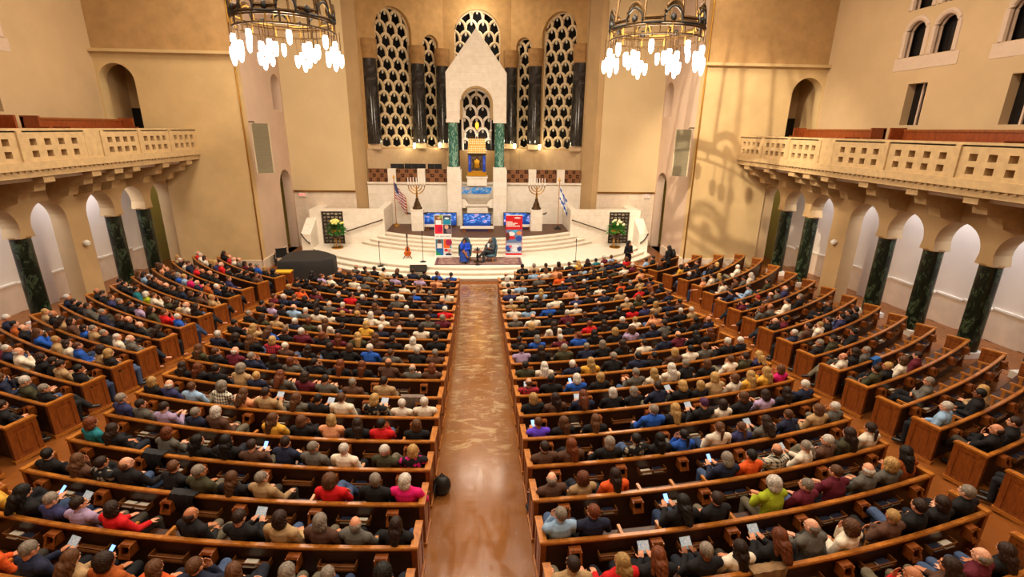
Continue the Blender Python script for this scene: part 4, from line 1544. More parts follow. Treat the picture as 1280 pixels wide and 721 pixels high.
tag(t, 'black wedge stage monitor on the platform steps', 'loudspeaker')

# grand piano under a black cover
t = empty('covered_grand_piano', (-7.75, 22.3, 0))
o = [(-1.0, .55), (-.95, 1.0), (-.3, 1.35), (.3, 1.3), (.75, .85), (1.25, .2), (1.2, -.45), (.6, -.75), (-1.05, -.75)]
vs, fs = [], []
n = len(o)
for z, s2 in ((.12, 1.05), (.45, 1.03), (.95, 1.01), (1.02, .97)):
    for i, (x, y) in enumerate(o):
        k = 1 + (.025 * sin(i * 2.4) if z < .5 else 0)
        vs.append((x * s2 * k, y * s2 * k, z))
for j in range(3):
    for i in range(n):
        fs.append((j * n + i, j * n + (i + 1) % n, (j + 1) * n + (i + 1) % n, (j + 1) * n + i))
fs.append(tuple(3 * n + i for i in range(n)))
MB().add(vs, fs).build('cover', solid('black_cover_cloth', '#1D1A19', .75, var=.3, vscale=3, bmp=.3), t, smooth=35)
for x, y in ((-.75, -.45), (.85, -.35), (-.3, 1.0)):
    MB().lathe([(.06, 0), (.05, .1), (.08, .5)], seg=10).build('leg', M['black_plastic'], t, (x, y, 0))
t.rotation_euler = (0, 0, .12)
tag(t, 'grand piano under a black cloth cover on the left of the front floor', 'piano')

# wheelchair by the left pier
t = empty('wheelchair', (-9.75, 24.6, 0), .5)
for e in (-1, 1):
    w_ = MB().tube([(e * .3, .28 * cos(2 * PI * k / 24), .3 + .28 * sin(2 * PI * k / 24)) for k in range(24)], .02, 6, closed=True)
    for k in range(8):
        a = 2 * PI * k / 8
        w_.tube([(e * .3, 0, .3), (e * .3, .27 * cos(a), .3 + .27 * sin(a))], .006, 5)
    w_.build('wheel', M['black_plastic'], t, smooth=True)
    MB().tube([(e * .24, .38, .1 + .09 * cos(0)), (e * .24, .38, .1)], .05, 10).build('caster', M['black_plastic'], t)
    MB().tube([(e * .24, -.2, .95), (e * .24, -.18, .3), (e * .24, .35, .3), (e * .24, .42, .1)], .016, 6).build('side_frame', M['dark_iron'], t, smooth=True)
    MB().tube([(e * .24, -.18, .62), (e * .24, .22, .62), (e * .24, .25, .45)], .022, 6).build('armrest', M['black_plastic'], t, smooth=True)
MB().box((0, .08, .45), (.46, .42, .04)).build('seat', M['black_plastic'], t)
MB().box((0, -.17, .7), (.46, .04, .42)).build('backrest', M['black_plastic'], t)
MB().box((0, .46, .1), (.4, .16, .03)).build('footrest', M['dark_iron'], t)
tag(t, 'folded-back black wheelchair standing beside the left pier', 'wheelchair')
# wooden box with yellow top near the piano
t = empty('ushers_stand', (-8.15, 20.6, 0))
MB().box((0, 0, .4), (.62, .38, .8)).build('body', M['pew_end'], t)
MB().box((0, 0, .82), (.66, .42, .05)).build('top', solid('yellow_top', '#D9A61E', .6), t)
tag(t, 'wooden stand with a bright yellow top beside the covered piano', 'stand')

# pendant lamp in the left arcade
for sx, lab, on in ((-1, 'lit white pendant lamp hanging in the second left arch from the stage', True), (1, 'unlit dark pendant lamp hanging in the second right arch', False)):
    t = empty('pendant_lamp', (sx * 14.9, 21.4, 4.15))
    MB().lathe([(.05, -.3), (.14, -.22), (.17, 0), (.1, .2), (.05, .25)], seg=16).build('globe', emis('cool_lamp', '#E8EEFF', 22) if on else solid('smoked_globe', '#3A342D', .3), t, smooth=True)
    MB().lathe([(.11, .18), (.09, .3), (.02, .42)], seg=14).build('cap', M['black_iron'], t, smooth=True)
    MB().tube([(0, 0, .4), (0, 0, .9)], .012, 6).build('rod', M['black_iron'], t)
    tag(t, lab, 'lamp', 'arcade pendant lamps')

# ------------------------------------------------------------------ chandeliers
LAMP = emis('white_lamp_glass', '#FFF6EC', 7)
for side, cxx in (('left', -5.75), ('right', 5.62)):
    t = empty('chandelier', (cxx, 17.0, 9.75))
    R = 1.42
    na = 8
    # ring band with rising arches
    for layer, (dr, rad, mt) in enumerate(((0, .05, M['bronze']), (-.05, .03, M['old_gold']), (.03, .035, M['black_iron']))):
        pts = []
        for k in range(na):
            a0 = 2 * PI * (k + .5 * (side == 'right')) / na
            for u, z in ((0, 0), (.18, 0), (.28, 0), (.28, .16), (.32, .28), (.42, .38), (.5, .41), (.58, .38), (.68, .28), (.72, .16), (.72, 0), (.82, 0)):
                a = a0 + 2 * PI / na * u
                pts.append(((R + dr) * cos(a), (R + dr) * sin(a), z - .07 * layer))
        MB().tube(pts, rad, 6, closed=True).build('arched_band', mt, t, smooth=True)
    for rr, z, rad in ((R, -.12, .05), (R - .02, -.42, .03), (R, -.2, .03)):
        MB().tube([(rr * cos(2 * PI * k / 48), rr * sin(2 * PI * k / 48), z) for k in range(48)], rad, 6, closed=True).build('ring', M['bronze'], t, smooth=True)
    m, m2 = MB(), MB()
    for k in range(24):
        a = 2 * PI * k / 24
        MB().tube([(R * cos(a), R * sin(a), -.1), (R * cos(a), R * sin(a), -.42)], .03, 5).build('picket', M['bronze'] if k % 2 else M['old_gold'], t)
        if k % 3 == 0:
            m2.ell((R * cos(a), R * sin(a), -.02), (.09, .09, .12), 8, 6)
    m2.build('bosses', M['black_iron'], t, smooth=True)
    for k in range(na):
        a = 2 * PI * k / na + .2
        MB().tube([(R * cos(a), R * sin(a), -.05), (R * .8 * cos(a), R * .8 * sin(a), 2.2), (0, 0, 5.2)], .035, 6).build('chain', M['bronze'], t)
    MB().lathe([(.1, 0), (.18, .1), (.3, .5), (.05, .9)], seg=14).build('boss', M['bronze'], t, (0, 0, 4.5), smooth=True)
    lamps = []
    for k in range(8):
        a = 2 * PI * (k + .5) / 8
        lamps.append((R * cos(a), R * sin(a), -.78))
        for da, dr, dz in ((-.13, .0, -1.1), (.0, .12, -1.22), (.13, .0, -1.1), (0, -.12, -1.02)):
            a2 = 2 * PI * k / 8 + da
            lamps.append(((R + dr + .05) * cos(a2), (R + dr + .05) * sin(a2), dz))
    for x, y, z in lamps:
        l = MB().lathe([(.02, -.19), (.058, -.14), (.080, -.02), (.078, .11), (.065, .18)], seg=10).build('lamp_glass', LAMP, t, (x, y, z), smooth=True)
        MB().tube([(0, 0, .21), (0, 0, -.42 - z)], .012, 5).build('hanger', M['bronze'], l)
    tag(t, 'round bronze chandelier with arched band and white lamps hanging on the %s' % side, 'chandelier', 'chandeliers')

# ------------------------------------------------------------------ pews
XIN, XOUT, XO1, XO2 = .85, 7.30, 8.70, 13.52


def pew_geom(block, k):
    """centre y of the arc, radius of the back rail, angle range (inner end first)"""
    if block[0] == 'c':
        r = R0 - PITCH_ROW * k
        yc = YC
        a0, a1 = math.asin(XIN / r), math.asin(min(.999, XOUT / r))
        if block == 'cl' and k >= 14:
            a1 = math.asin((6.9, 6.1, 5.4)[k - 14] / r)
        if k == 17:
            a0 = math.asin(1.62 / r)
            a1 = math.asin(6.6 / r)
    else:
        n = .967 * k - .06
        r1 = R0 - PITCH_ROW * n
        xi = XO1 if k < 13 else XO1 - (.2, .55, .95, 1.35)[min(k - 13, 3)]
        yi = YC - math.sqrt(r1 * r1 - xi * xi)
        yc = YCO
        r = math.hypot(xi, YCO - yi)
        a0 = math.asin(xi / r)
        a1 = math.asin(min(.999, XO2 / r)) if r > XO2 else PI / 2 * .97
        while yc - r * cos(a1) > 23.1:
            a1 -= .005
    return yc, r, a0, a1


def apos(yc, r, a, sx, dr=0.0):
    return sx * (r + dr) * sin(a), yc - (r + dr) * cos(a)


def sweep(mb, prof, yc, r, a0, a1, sx, n, org):
    """closed (dr, z) profile swept along the arc; z follows the floor under the back rail"""
    vs, fs = [], []
    m = len(prof)
    for i in range(n + 1):
        a = a0 + (a1 - a0) * i / n
        x, y = apos(yc, r, a, sx)
        zf = fz(x, y)
        for dr, z in prof:
            px, py = apos(yc, r, a, sx, dr)
            vs.append((px - org[0], py - org[1], zf + z - org[2]))
    for i in range(n):
        for j in range(m):
            j2 = (j + 1) % m
            fs.append((i * m + j, i * m + j2, (i + 1) * m + j2, (i + 1) * m + j))
    fs.append(tuple(range(m))[::-1])
    fs.append(tuple(n * m + j for j in range(m)))
    mb.add(vs, fs)


BACK = [(.018, .735), (-.018, .735), (-.075, .30), (-.075, .03), (-.045, .03), (-.045, .30)]
RAIL = [(.032, .725), (.036, .75), (.025, .768), (-.03, .768), (-.044, .75), (-.04, .725)]
SEAT = [(-.06, .355), (-.06, .39), (-.46, .405), (-.48, .39), (-.475, .35)]


# small shared meshes: local axes x along the pew, y towards the stage, z up
def proto(name, mb, mat, smooth=False):
    o = mb.build(name, mat, smooth=smooth)
    me = o.data
    bpy.data.objects.remove(o)
    return me


def end_panel_meshes():
    m = MB().b2((-.025, -.03, 0), (.025, .45, .745))
    hs = [[(.05, .10), (.37, .10), (.37, .66), (.05, .66)]]
    o = [(-.03, 0), (.45, 0), (.45, .745), (-.03, .745)]
    m.slab(o, hs, .014, (.039, 0, 0), (0, 1, 0), (0, 0, 1))
    m.slab([(-p[0], p[1]) for p in o][::-1], [[(-p[0], p[1]) for p in h][::-1] for h in hs], .014, (-.039, 0, 0), (0, -1, 0), (0, 0, 1))
    for s_ in (-1, 1):
        m.b2((s_ * .024, .11, .17), (s_ * .034, .31, .59))
    a = proto('end_panel', m, M['pew_panel'])
    c = MB()
    prof = [(-.045, .745), (-.045, .772), (-.03, .785), (.43, .785), (.465, .77), (.475, .745)]
    vs = [(x, y, z) for x in (-.05, .05) for y, z in prof]
    c.add(vs, [tuple(range(6)), tuple(range(6, 12))[::-1]] + [(i, (i + 1) % 6, 6 + (i + 1) % 6, 6 + i) for i in range(6)])
    b = proto('cap_rail', c, M['pew_rail'])
    s = MB().b2((-.055, -.05, 0), (.055, .47, .07))
    d = proto('base_shoe', s, M['pew_rail'])
    return a, b, d


ME_END, ME_CAP, ME_SHOE = end_panel_meshes()
mb = MB()
fr = [(-.085, -.085), (.085, -.085), (.085, .085), (-.085, .085)]
ho = [(-.055, -.06), (.055, -.06), (.055, .055), (-.055, .055)]
mb.slab(fr, [ho], .015, (0, -.15, 0), (1, 0, 0), (0, .45, 1))
mb.b2((-.085, -.11, .07), (.085, -.02, .085)).b2((-.085, -.15, -.085), (-.07, -.02, .08)).b2((.07, -.15, -.085), (.085, -.02, .08)).b2((-.085, -.15, -.085), (.085, -.02, -.07))
ME_BOX = proto('card_box', mb, M['pew_panel'])
ME_HOLE = proto('box_back', MB().b2((-.07, -.085, -.07), (.07, -.07, .07)), M['hole'])
mb = MB().b2((-.25, -.13, -.10), (.25, -.01, -.085)).b2((-.25, -.135, -.03), (.25, -.12, -.01)).b2((-.25, -.135, -.1), (-.235, -.01, -.01)).b2((.235, -.135, -.1), (.25, -.01, -.01))
ME_RACK = proto('book_rack', mb, M['rack'])
ME_ARM = proto('armrest', MB().b2((-.022, -.02, .575), (.022, .30, .615)).b2((-.018, .2, .40), (.018, .26, .58)), M['pew_rail'])
ME_ARM_F = proto('armrest', MB().b2((-.022, -.02, .575), (.022, .30, .615)), M['pew_rail'])
# a closed book lying in a rack: pages block between covers
ME_BK_COVER = proto('book', MB().b2((-.085, -.06, 0), (.085, .06, .008)).b2((-.085, -.06, .04), (.085, .06, .048)).b2((-.085, .052, 0), (.085, .06, .048)), M['book_cover'])
ME_BK_PAGES = proto('pages', MB().b2((-.08, -.055, .008), (.08, .052, .04)), M['book_pages'])
ME_BK_WHITE = proto('book', MB().b2((-.085, -.06, 0), (.085, .06, .006)).b2((-.085, -.06, .030), (.085, .06, .036)).b2((-.085, .052, 0), (.085, .06, .036)), M['book_pages'])

BLOCK_NAME = {'cl': 'left centre block', 'cr': 'right centre block', 'ol': 'far left block', 'or': 'far right block'}
PEWS = {}


def rown(b, k):
    return ORD[k + {'cl': 2, 'cr': 3, 'ol': 1, 'or': 2}[b]]


BOOKS = []
for block, sx, ks in (('cl', -1, range(-1, 17)), ('cr', 1, range(-2, 18)), ('ol', -1, range(0, 15)), ('or', 1, range(-1, 17))):
    for k in ks:
        yc, r, a0, a1 = pew_geom(block, k)
        if a1 - a0 < .05:
            continue
        x0, y0 = apos(yc, r, (a0 + a1) / 2, sx)
        org = (x0, y0, fz(x0, y0))
        p = empty('pew', org)
        n = max(8, int((a1 - a0) * r / .35))
        for nm, prof, mt in (('back', BACK, M['pew_dark']), ('top_rail', RAIL, M['pew_rail']), ('seat', SEAT, M['pew_dark'])):
            mb = MB()
            sweep(mb, prof, yc, r, a0, a1, sx, n, org)
            mb.build(nm, mt, p)
        PEWS[(block, k)] = (yc, r, a0, a1, sx)

        def put(me, name, a, dr, z, parent=None, mt=None):
            x, y = apos(yc, r, a, sx, dr)
            xr, yr = apos(yc, r, a, sx)
            o = bpy.data.objects.new(name, me)
            COL.objects.link(o)
            o.parent = parent or p
            o.location = (x - org[0], y - org[1], fz(xr, yr) + z - org[2])
            o.rotation_euler = (0, 0, -sx * a * -1)
            return o
        first = True
        for a in (a0, a1):
            e = put(ME_END, 'end_panel', a, 0, 0)
            c = bpy.data.objects.new('cap_rail', ME_CAP)
            COL.objects.link(c)
            c.parent = e
            if k < 9 or block[0] == 'o':
                c = bpy.data.objects.new('base_shoe', ME_SHOE)
                COL.objects.link(c)
                c.parent = e
        detail = (block[0] == 'c' and k <= 10) or (block[0] == 'o' and k <= 10)
        L = (a1 - a0) * r
        if detail:
            q = .42
            ib = 0
            while q < L - .3:
                a = a0 + q / r
                if ib % 2 == 0:
                    e = put(ME_BOX, 'card_box', a, .0, .60)
                    h = bpy.data.objects.new('opening', ME_HOLE)
                    COL.objects.link(h)
                    h.parent = e
                else:
                    put(ME_RACK, 'book_rack', a, .0, .58)
                    BOOKS.append((block, k, a, ib // 2))
                ib += 1
                q += .58 if ib % 2 else .56
        if (block[0] == 'c' and k <= 6) or block[0] == 'o':
            na = int(L / .585)
            for i in range(1, na + 1):
                a = a0 + i * .585 / r
                if a < a1 - .2 / r:
                    put(ME_ARM if k < 8 else ME_ARM_F, 'armrest', a, -.05, 0)
        if block == 'cr' and k == 17:
            lab = 'short oak pew at the very front of the right centre block'
        else:
            lab = 'long curved oak pew, %s, %s row counted from the camera' % (BLOCK_NAME[block], rown(block, k))
        tag(p, lab, 'pew', 'oak pews')

# prayer books lying in the racks
rb = random.Random(5)
nb = 0
for block, k, a, ir in BOOKS:
    if k > 8 or (block == 'ol' and k > 7) or (block == 'or' and k > 8) or k < 0 and block[0] == 'o':
        continue
    yc, r, a0, a1, sx = PEWS[(block, k)]
    u = rb.random()
    cnt = 0 if u < .30 else (1 if u < .62 else 2)
    if nb > 235:
        cnt = 0
    for j in range(cnt):
        off = (-.11 + .22 * j) if cnt == 2 else rb.uniform(-.08, .08)
        aa = a + off / r
        x, y = apos(yc, r, aa, sx, .075)
        xr, yr = apos(yc, r, a, sx)
        white = rb.random() < .35
        o = bpy.data.objects.new('prayer_book', ME_BK_WHITE if white else ME_BK_COVER)
        COL.objects.link(o)
        o.location = (x, y, fz(xr, yr) + .496)
        o.rotation_euler = (math.radians(-8), 0, sx * aa)
        pg = bpy.data.objects.new('pages', ME_BK_PAGES)
        COL.objects.link(pg)
        pg.parent = o
        if white:
            pg.scale = (1, 1, .7)
        side = ('the aisle-side book' if (j == 0) == (sx > 0 or True) else 'the outer book') if cnt == 2 else 'the only book'
        tag(o, '%s %s in rack %s from the aisle, %s, row %s' % ('pale' if white else 'dark', side.replace('the ', ''), ORD[ir + 1], BLOCK_NAME[block], rown(block, k)), 'book', 'prayer books in the pew racks')
        nb += 1

# ------------------------------------------------------------------ people
def smooth_union(mb, voxel, name, it=2, fac=.5):
    """fuse overlapping closed pieces into one continuous surface"""
    o = mb.build(name, None)
    md = o.modifiers.new('r', 'REMESH')
    md.mode = 'VOXEL'
    md.voxel_size = voxel
    md.use_smooth_shade = True
    s_ = o.modifiers.new('s', 'SMOOTH')
    s_.factor = fac
    s_.iterations = it
    dg = bpy.context.evaluated_depsgraph_get()
    me = bpy.data.meshes.new_from_object(o.evaluated_get(dg))
    me.name = name
    me.materials.clear()
    old = o.data
    bpy.data.objects.remove(o)
    bpy.data.meshes.remove(old)
    return me


def hand(mb, wrist, d, n, side, curl=.5):
    """palm, four unequal bent fingers and a thumb from the side of the palm"""
    d, n = Vector(d).normalized(), Vector(n).normalized()
    s = d.cross(n).normalized() * side
    n = s.cross(d).normalized() * side
    w = Vector(wrist)
    Rm = Matrix((s, d, n)).transposed()
    mb.ell(w + d * .048, (.042, .052, .018), 12, 8, Rm)
    for i, L in enumerate((.066, .076, .070, .054)):
        b = w + d * (.088 - .006 * abs(i - 1.3)) + s * (i - 1.5) * -.0215
        d1 = (d - n * curl * .5).normalized()
        d2 = (d - n * curl * 1.3).normalized()
        p1 = b + d1 * L * .55
        mb.capsule(b - d * .015, p1, .0092, .0085, 8)
        mb.capsule(p1, p1 + d2 * L * .5, .0085, .007, 8)
    tb = w + d * .022 + s * .034
    t1 = tb + (d * .55 + s * .75 - n * .2).normalized() * .036
    mb.capsule(tb, t1, .0115, .0095, 8)
    mb.capsule(t1, t1 + (d * .9 + s * .25 - n * .3).normalized() * .03, .0095, .008, 8)


def head(mb, hc, Rm):
    P = lambda x, y, z: hc + Rm @ Vector((x, y, z))
    mb.ell(P(0, -.012, .018), (.074, .094, .098), 20, 14, Rm)
    mb.ell(P(0, .020, -.045), (.058, .066, .072), 16, 12, Rm)
    mb.ell(P(0, .052, -.088), (.026, .026, .022), 12, 8, Rm)            # chin
    mb.capsule(P(0, .078, .018), P(0, .102, -.022), .010, .015, 8)      # nose
    mb.ell(P(0, .078, .036), (.052, .014, .010), 12, 8, Rm)             # brow
    mb.ell(P(0, .082, -.055), (.026, .010, .011), 12, 8, Rm)            # lips
    for e in (-1, 1):
        mb.ell(P(e * .078, -.010, -.005), (.011, .021, .032), 10, 8, Rm)  # ear
        mb.ell(P(e * .032, .066, -.018), (.022, .018, .02), 10, 8, Rm)   # cheek


POSES = {
    # armL (elbow, wrist, hand dir, palm normal), armR, legs, yaw, pitch, side lean
    'lap': dict(L=((-.25, -.01, .70), (-.09, .20, .645), (.55, .8, -.15), (0, 0, 1)), R=((.25, -.01, .70), (.09, .22, .66), (-.55, .8, -.1), (0, 0, 1)), legs='flat', yaw=4, pitch=4),
    'chin': dict(L=((-.24, .0, .70), (-.02, .18, .68), (.8, .5, 0), (0, 0, 1)), R=((.16, .16, .71), (.06, .115, .965), (-.15, .1, 1), (0, 1, 0)), legs='cross', yaw=-12, pitch=3),
    'phone': dict(L=((-.23, .05, .70), (-.075, .27, .76), (.2, .8, .4), (-.3, -.3, 1)), R=((.23, .05, .70), (.075, .27, .76), (-.2, .8, .4), (.3, -.3, 1)), legs='flat', yaw=0, pitch=22),
    'fold': dict(L=((-.25, .03, .73), (.06, .185, .77), (1, .1, .1), (0, 1, .2)), R=((.25, .03, .73), (-.06, .215, .73), (-1, .0, .15), (0, 1, .2)), legs='cross', yaw=20, pitch=3),
    'rest': dict(L=((-.27, .04, .72), (-.22, .27, .63), (.1, 1, -.1), (0, 0, 1)), R=((.27, .04, .72), (.2, .27, .63), (-.1, 1, -.1), (0, 0, 1)), legs='wide', yaw=-22, pitch=2),
    'lean': dict(L=((-.22, .10, .72), (-.06, .30, .70), (.5, .8, .1), (0, .2, 1)), R=((.22, .10, .72), (.05, .30, .72), (-.6, .7, .2), (0, .2, 1)), legs='flat', yaw=14, pitch=8, fwd=.10),
}
LEGS = {'flat': (((-.105, .43, .51), (-.11, .42, .09)), ((.105, .43, .51), (.11, .42, .09))),
        'cross': (((-.08, .43, .52), (-.06, .40, .09)), ((.03, .44, .65), (-.17, .60, .36))),
        'wide': (((-.16, .43, .51), (-.18, .44, .09)), ((.15, .43, .51), (.17, .40, .09)))}


def make_pose(key, po, build=1.0):
    fwd = po.get('fwd', 0)
    body, top, tro = MB(), MB(), MB()
    shoe_mb = {-1: MB(), 1: MB()}
    bw = build
    spine = [(0, .00, .46, .175, .12), (0, .00, .58, .160, .118), (0, -.02 + fwd * .3, .72, .148, .108), (0, -.045 + fwd * .65, .86, .162, .115), (0, -.06 + fwd, .96, .150, .092), (0, -.06 + fwd, 1.02, .075, .062)]

    def torso(mb, inf, i0=0, i1=6):
        vs, fs, seg = [], [], 22
        rows = spine[i0:i1]
        for x, y, z, rx, ry in rows:
            for k in range(seg):
                a = 2 * PI * k / seg
                vs.append((x + (rx * bw + inf) * cos(a), y + (ry * bw + inf) * sin(a), z))
        for j in range(len(rows) - 1):
            for k in range(seg):
                fs.append((j * seg + k, j * seg + (k + 1) % seg, (j + 1) * seg + (k + 1) % seg, (j + 1) * seg + k))
        fs.append(tuple(range(seg))[::-1])
        fs.append(tuple((len(rows) - 1) * seg + k for k in range(seg)))
        mb.add(vs, fs)
    torso(body, 0)
    torso(top, .022, 0, 6)
    hips = MB()
    hc = Vector((0, -.035 + fwd * 1.15, 1.145))
    Rm = (Matrix.Rotation(math.radians(po['yaw']), 3, 'Z') @ Matrix.Rotation(math.radians(-po['pitch']), 3, 'X'))
    body.capsule((0, -.06 + fwd, .98), hc + Rm @ Vector((0, -.02, -.06)), .056, .053, 14)
    head(body, hc, Rm)
    # collar
    top.capsule((0, -.06 + fwd, .985), (0, -.055 + fwd, 1.035), .085, .066, 16)
    for side, key2 in ((-1, 'L'), (1, 'R')):
        el, wr, hd, pn = po[key2]
        sh = Vector((side * .185 * bw, -.065 + fwd, .945))
        el, wr = Vector(el), Vector(wr)
        el.y += fwd * .6
        for mb, inf in ((body, 0), (top, .014)):
            mb.capsule((side * .09, -.06 + fwd, .955), sh, .062 + inf, .062 + inf, 12)
            mb.capsule(sh, el, .056 + inf, .044 + inf, 12)
            w2 = wr if inf == 0 else el.lerp(wr, .93)
            mb.capsule(el, w2, .043 + inf, .027 + inf if inf == 0 else .034 + inf, 12)
        hand(body, wr, hd, pn, side)
    lg = LEGS[po['legs']]
    for side, (kn, an) in ((-1, lg[0]), (1, lg[1])):
        hip = Vector((side * .095, .02, .52))
        kn, an = Vector(kn), Vector(an)
        for mb, inf in ((body, 0), (tro, .014)):
            mb.capsule(hip, kn, .088 + inf, .062 + inf, 14)
            mb.capsule(kn, an, .060 + inf, .040 + inf * 1.6, 12)
        d = Vector((0, 1, -.12)) if an.z < .2 else (Vector((-.5 * side, .7, -.15)))
        d.normalize()
        toe = an + d * .165 - Vector((0, 0, .045 if an.z < .2 else .03))
        heel = an - d * .02 - Vector((0, 0, .04))
        body.capsule(heel, toe, .036, .03, 10)
        shoe_mb[side].capsule(heel, heel.lerp(toe, .5), .05, .05, 12)
        shoe_mb[side].capsule(heel.lerp(toe, .45), toe + d * .01, .05, .042, 12)
    # hips of the trousers
    vs = []
    tro.ell((0, .0, .535), (.19 * bw, .15, .115), 18, 12)
    out = {}
    out['body'] = smooth_union(body, .0068, 'body_' + key, 2, .4)
    out['top'] = smooth_union(top, .012, 'top_' + key)
    out['trousers'] = smooth_union(tro, .013, 'trousers_' + key)
    out['shoe_a'] = smooth_union(shoe_mb[-1], .011, 'shoe_' + key)
    out['shoe_b'] = smooth_union(shoe_mb[1], .011, 'shoe_' + key)
    # eyes, brows and lips coloured on the continuous skin
    me = out['body']
    co = np.empty(len(me.polygons) * 3, dtype=np.float32)
    me.polygons.foreach_get('center', co)
    co = co.reshape(-1, 3) - np.array(hc)
    loc = co @ np.array(Rm)
    mi = np.zeros(len(loc), dtype=np.int32)
    front = loc[:, 1] > .045
    for e in (-1, 1):
        d = ((loc[:, 0] - e * .031) / .016) ** 2 + ((loc[:, 2] - .012) / .0085) ** 2
        mi[front & (d < 1)] = 1
        d = ((loc[:, 0] - e * .031) / .024) ** 2 + ((loc[:, 2] - .036) / .0065) ** 2
        mi[front & (d < 1)] = 1
    d = (loc[:, 0] / .024) ** 2 + ((loc[:, 2] + .056) / .009) ** 2
    mi[front & (d < 1)] = 2
    me.polygons.foreach_set('material_index', mi)
    out['head'] = (hc, Rm)
    return out


def mirrored(me, name):
    c = me.copy()
    c.name = name
    co = np.empty(len(c.vertices) * 3, dtype=np.float32)
    c.vertices.foreach_get('co', co)
    co = co.reshape(-1, 3)
    co[:, 0] *= -1
    c.vertices.foreach_set('co', co.ravel())
    c.flip_normals()
    return c


def displaced(me, amp, f1, f2, seed):
    co = np.empty(len(me.vertices) * 3, dtype=np.float32)
    no = np.empty(len(me.vertices) * 3, dtype=np.float32)
    me.vertices.foreach_get('co', co)
    me.vertex_normals.foreach_get('vector', no) if hasattr(me, 'vertex_normals') else me.vertices.foreach_get('normal', no)
    co, no = co.reshape(-1, 3), no.reshape(-1, 3)
    th = np.arctan2(co[:, 0], co[:, 1])
    s_ = np.sin(th * f1 + seed + 9 * np.sin(co[:, 2] * f2 + seed)) * .6 + np.sin(th * f1 * 2.3 + co[:, 2] * f2 * 3 + seed * 2) * .4
    co += no * (amp * s_)[:, None]
    me.vertices.foreach_set('co', co.astype(np.float32).ravel())
    return me


def hair_meshes():
    H = {}
    m = MB().ell((0, -.024, .036), (.0815, .094, .094), 20, 14).ell((0, -.058, -.015), (.060, .045, .048), 16, 10)
    H['s'] = displaced(smooth_union(m, .009, 'hair_short'), .003, 14, 26, 1)
    m = MB().ell((0, -.040, .000), (.0835, .080, .060), 20, 14).ell((0, -.062, -.035), (.062, .045, .05), 16, 10)
    H['b'] = displaced(smooth_union(m, .009, 'hair_fringe'), .002, 14, 26, 2)
    m = MB().ell((0, -.026, .030), (.090, .100, .106), 20, 14).ell((0, -.040, -.045), (.098, .080, .105), 20, 14)
    H['m'] = displaced(smooth_union(m, .009, 'hair_bob'), .004, 12, 14, 3)
    m = MB().ell((0, -.026, .030), (.088, .099, .105), 20, 14).ell((0, -.055, -.06), (.098, .070, .13), 18, 12).capsule((0, -.085, -.08), (0, -.118, -.25), .088, .06, 14)
    for e in (-1, 1):
        m.capsule((e * .062, -.02, .0), (e * .082, -.03, -.2), .034, .028, 10)
    H['l'] = displaced(smooth_union(m, .010, 'hair_long'), .005, 11, 10, 4)
    m = MB().ell((0, -.028, .030), (.104, .110, .112), 20, 14).ell((0, -.045, -.04), (.108, .085, .09), 20, 14)
    H['c'] = displaced(smooth_union(m, .010, 'hair_curly'), .009, 16, 60, 5)
    m = MB().ell((0, -.024, .030), (.083, .095, .101), 20, 14).ell((0, -.115, .01), (.034, .03, .034), 12, 8).capsule((0, -.13, -.0), (0, -.125, -.19), .036, .018, 12)
    H['p'] = displaced(smooth_union(m, .009, 'hair_tail'), .003, 14, 20, 6)
    return H


M['skin'] = tinted('skin', .5, .08, 9)
M['eye'] = solid('eye_dark', '#2A1C16', .3)
M['lip'] = solid('lip', '#9A5148', .5)
M['cloth'] = tinted('cloth', .85, .18, 9)
M['cloth_stripe'] = tinted('striped_cloth', .85, .12, 9, pattern=('stripe', '#2B2B2E'))
M['cloth_plaid'] = tinted('plaid_cloth', .85, .12, 9, pattern=('plaid', '#1C2230'))
M['cloth_check'] = tinted('checked_cloth', .85, .08, 9, pattern=('plaid', '#101010'))
M['cloth_flower'] = tinted('flowered_cloth', .85, .12, 9, pattern=('flower', '#C81E7C'))
M['cloth_speckle'] = tinted('speckled_cloth', .85, .12, 9, pattern=('flower', '#8E8676'))
M['hair'] = tinted('hair', .5, .5, 26, (1, 1, .25))
M['leather'] = solid('shoe_leather', '#17110D', .4)

PM = {}
for key, po in POSES.items():
    base = make_pose(key, po)
    PM[(key, 0)] = base
    mir = {q: mirrored(base[q], q + '_' + key + '_m') for q in ('body', 'top', 'trousers', 'shoe_a', 'shoe_b')}
    hc, Rm = base['head']
    Mx = Matrix.Diagonal((-1, 1, 1))
    mir['head'] = (Vector((-hc.x, hc.y, hc.z)), Mx @ Rm @ Mx)
    PM[(key, 1)] = mir
HAIR = hair_meshes()
for q in PM.values():
    q['body'].materials.append(M['skin'])
    q['body'].materials.append(M['eye'])
    q['body'].materials.append(M['lip'])
    q['trousers'].materials.append(M['cloth'])
    q['shoe_a'].materials.append(M['leather'])
    q['shoe_b'].materials.append(M['leather'])
    q['top'].materials.append(M['cloth'])
for h in HAIR.values():
    h.materials.append(M['hair'])

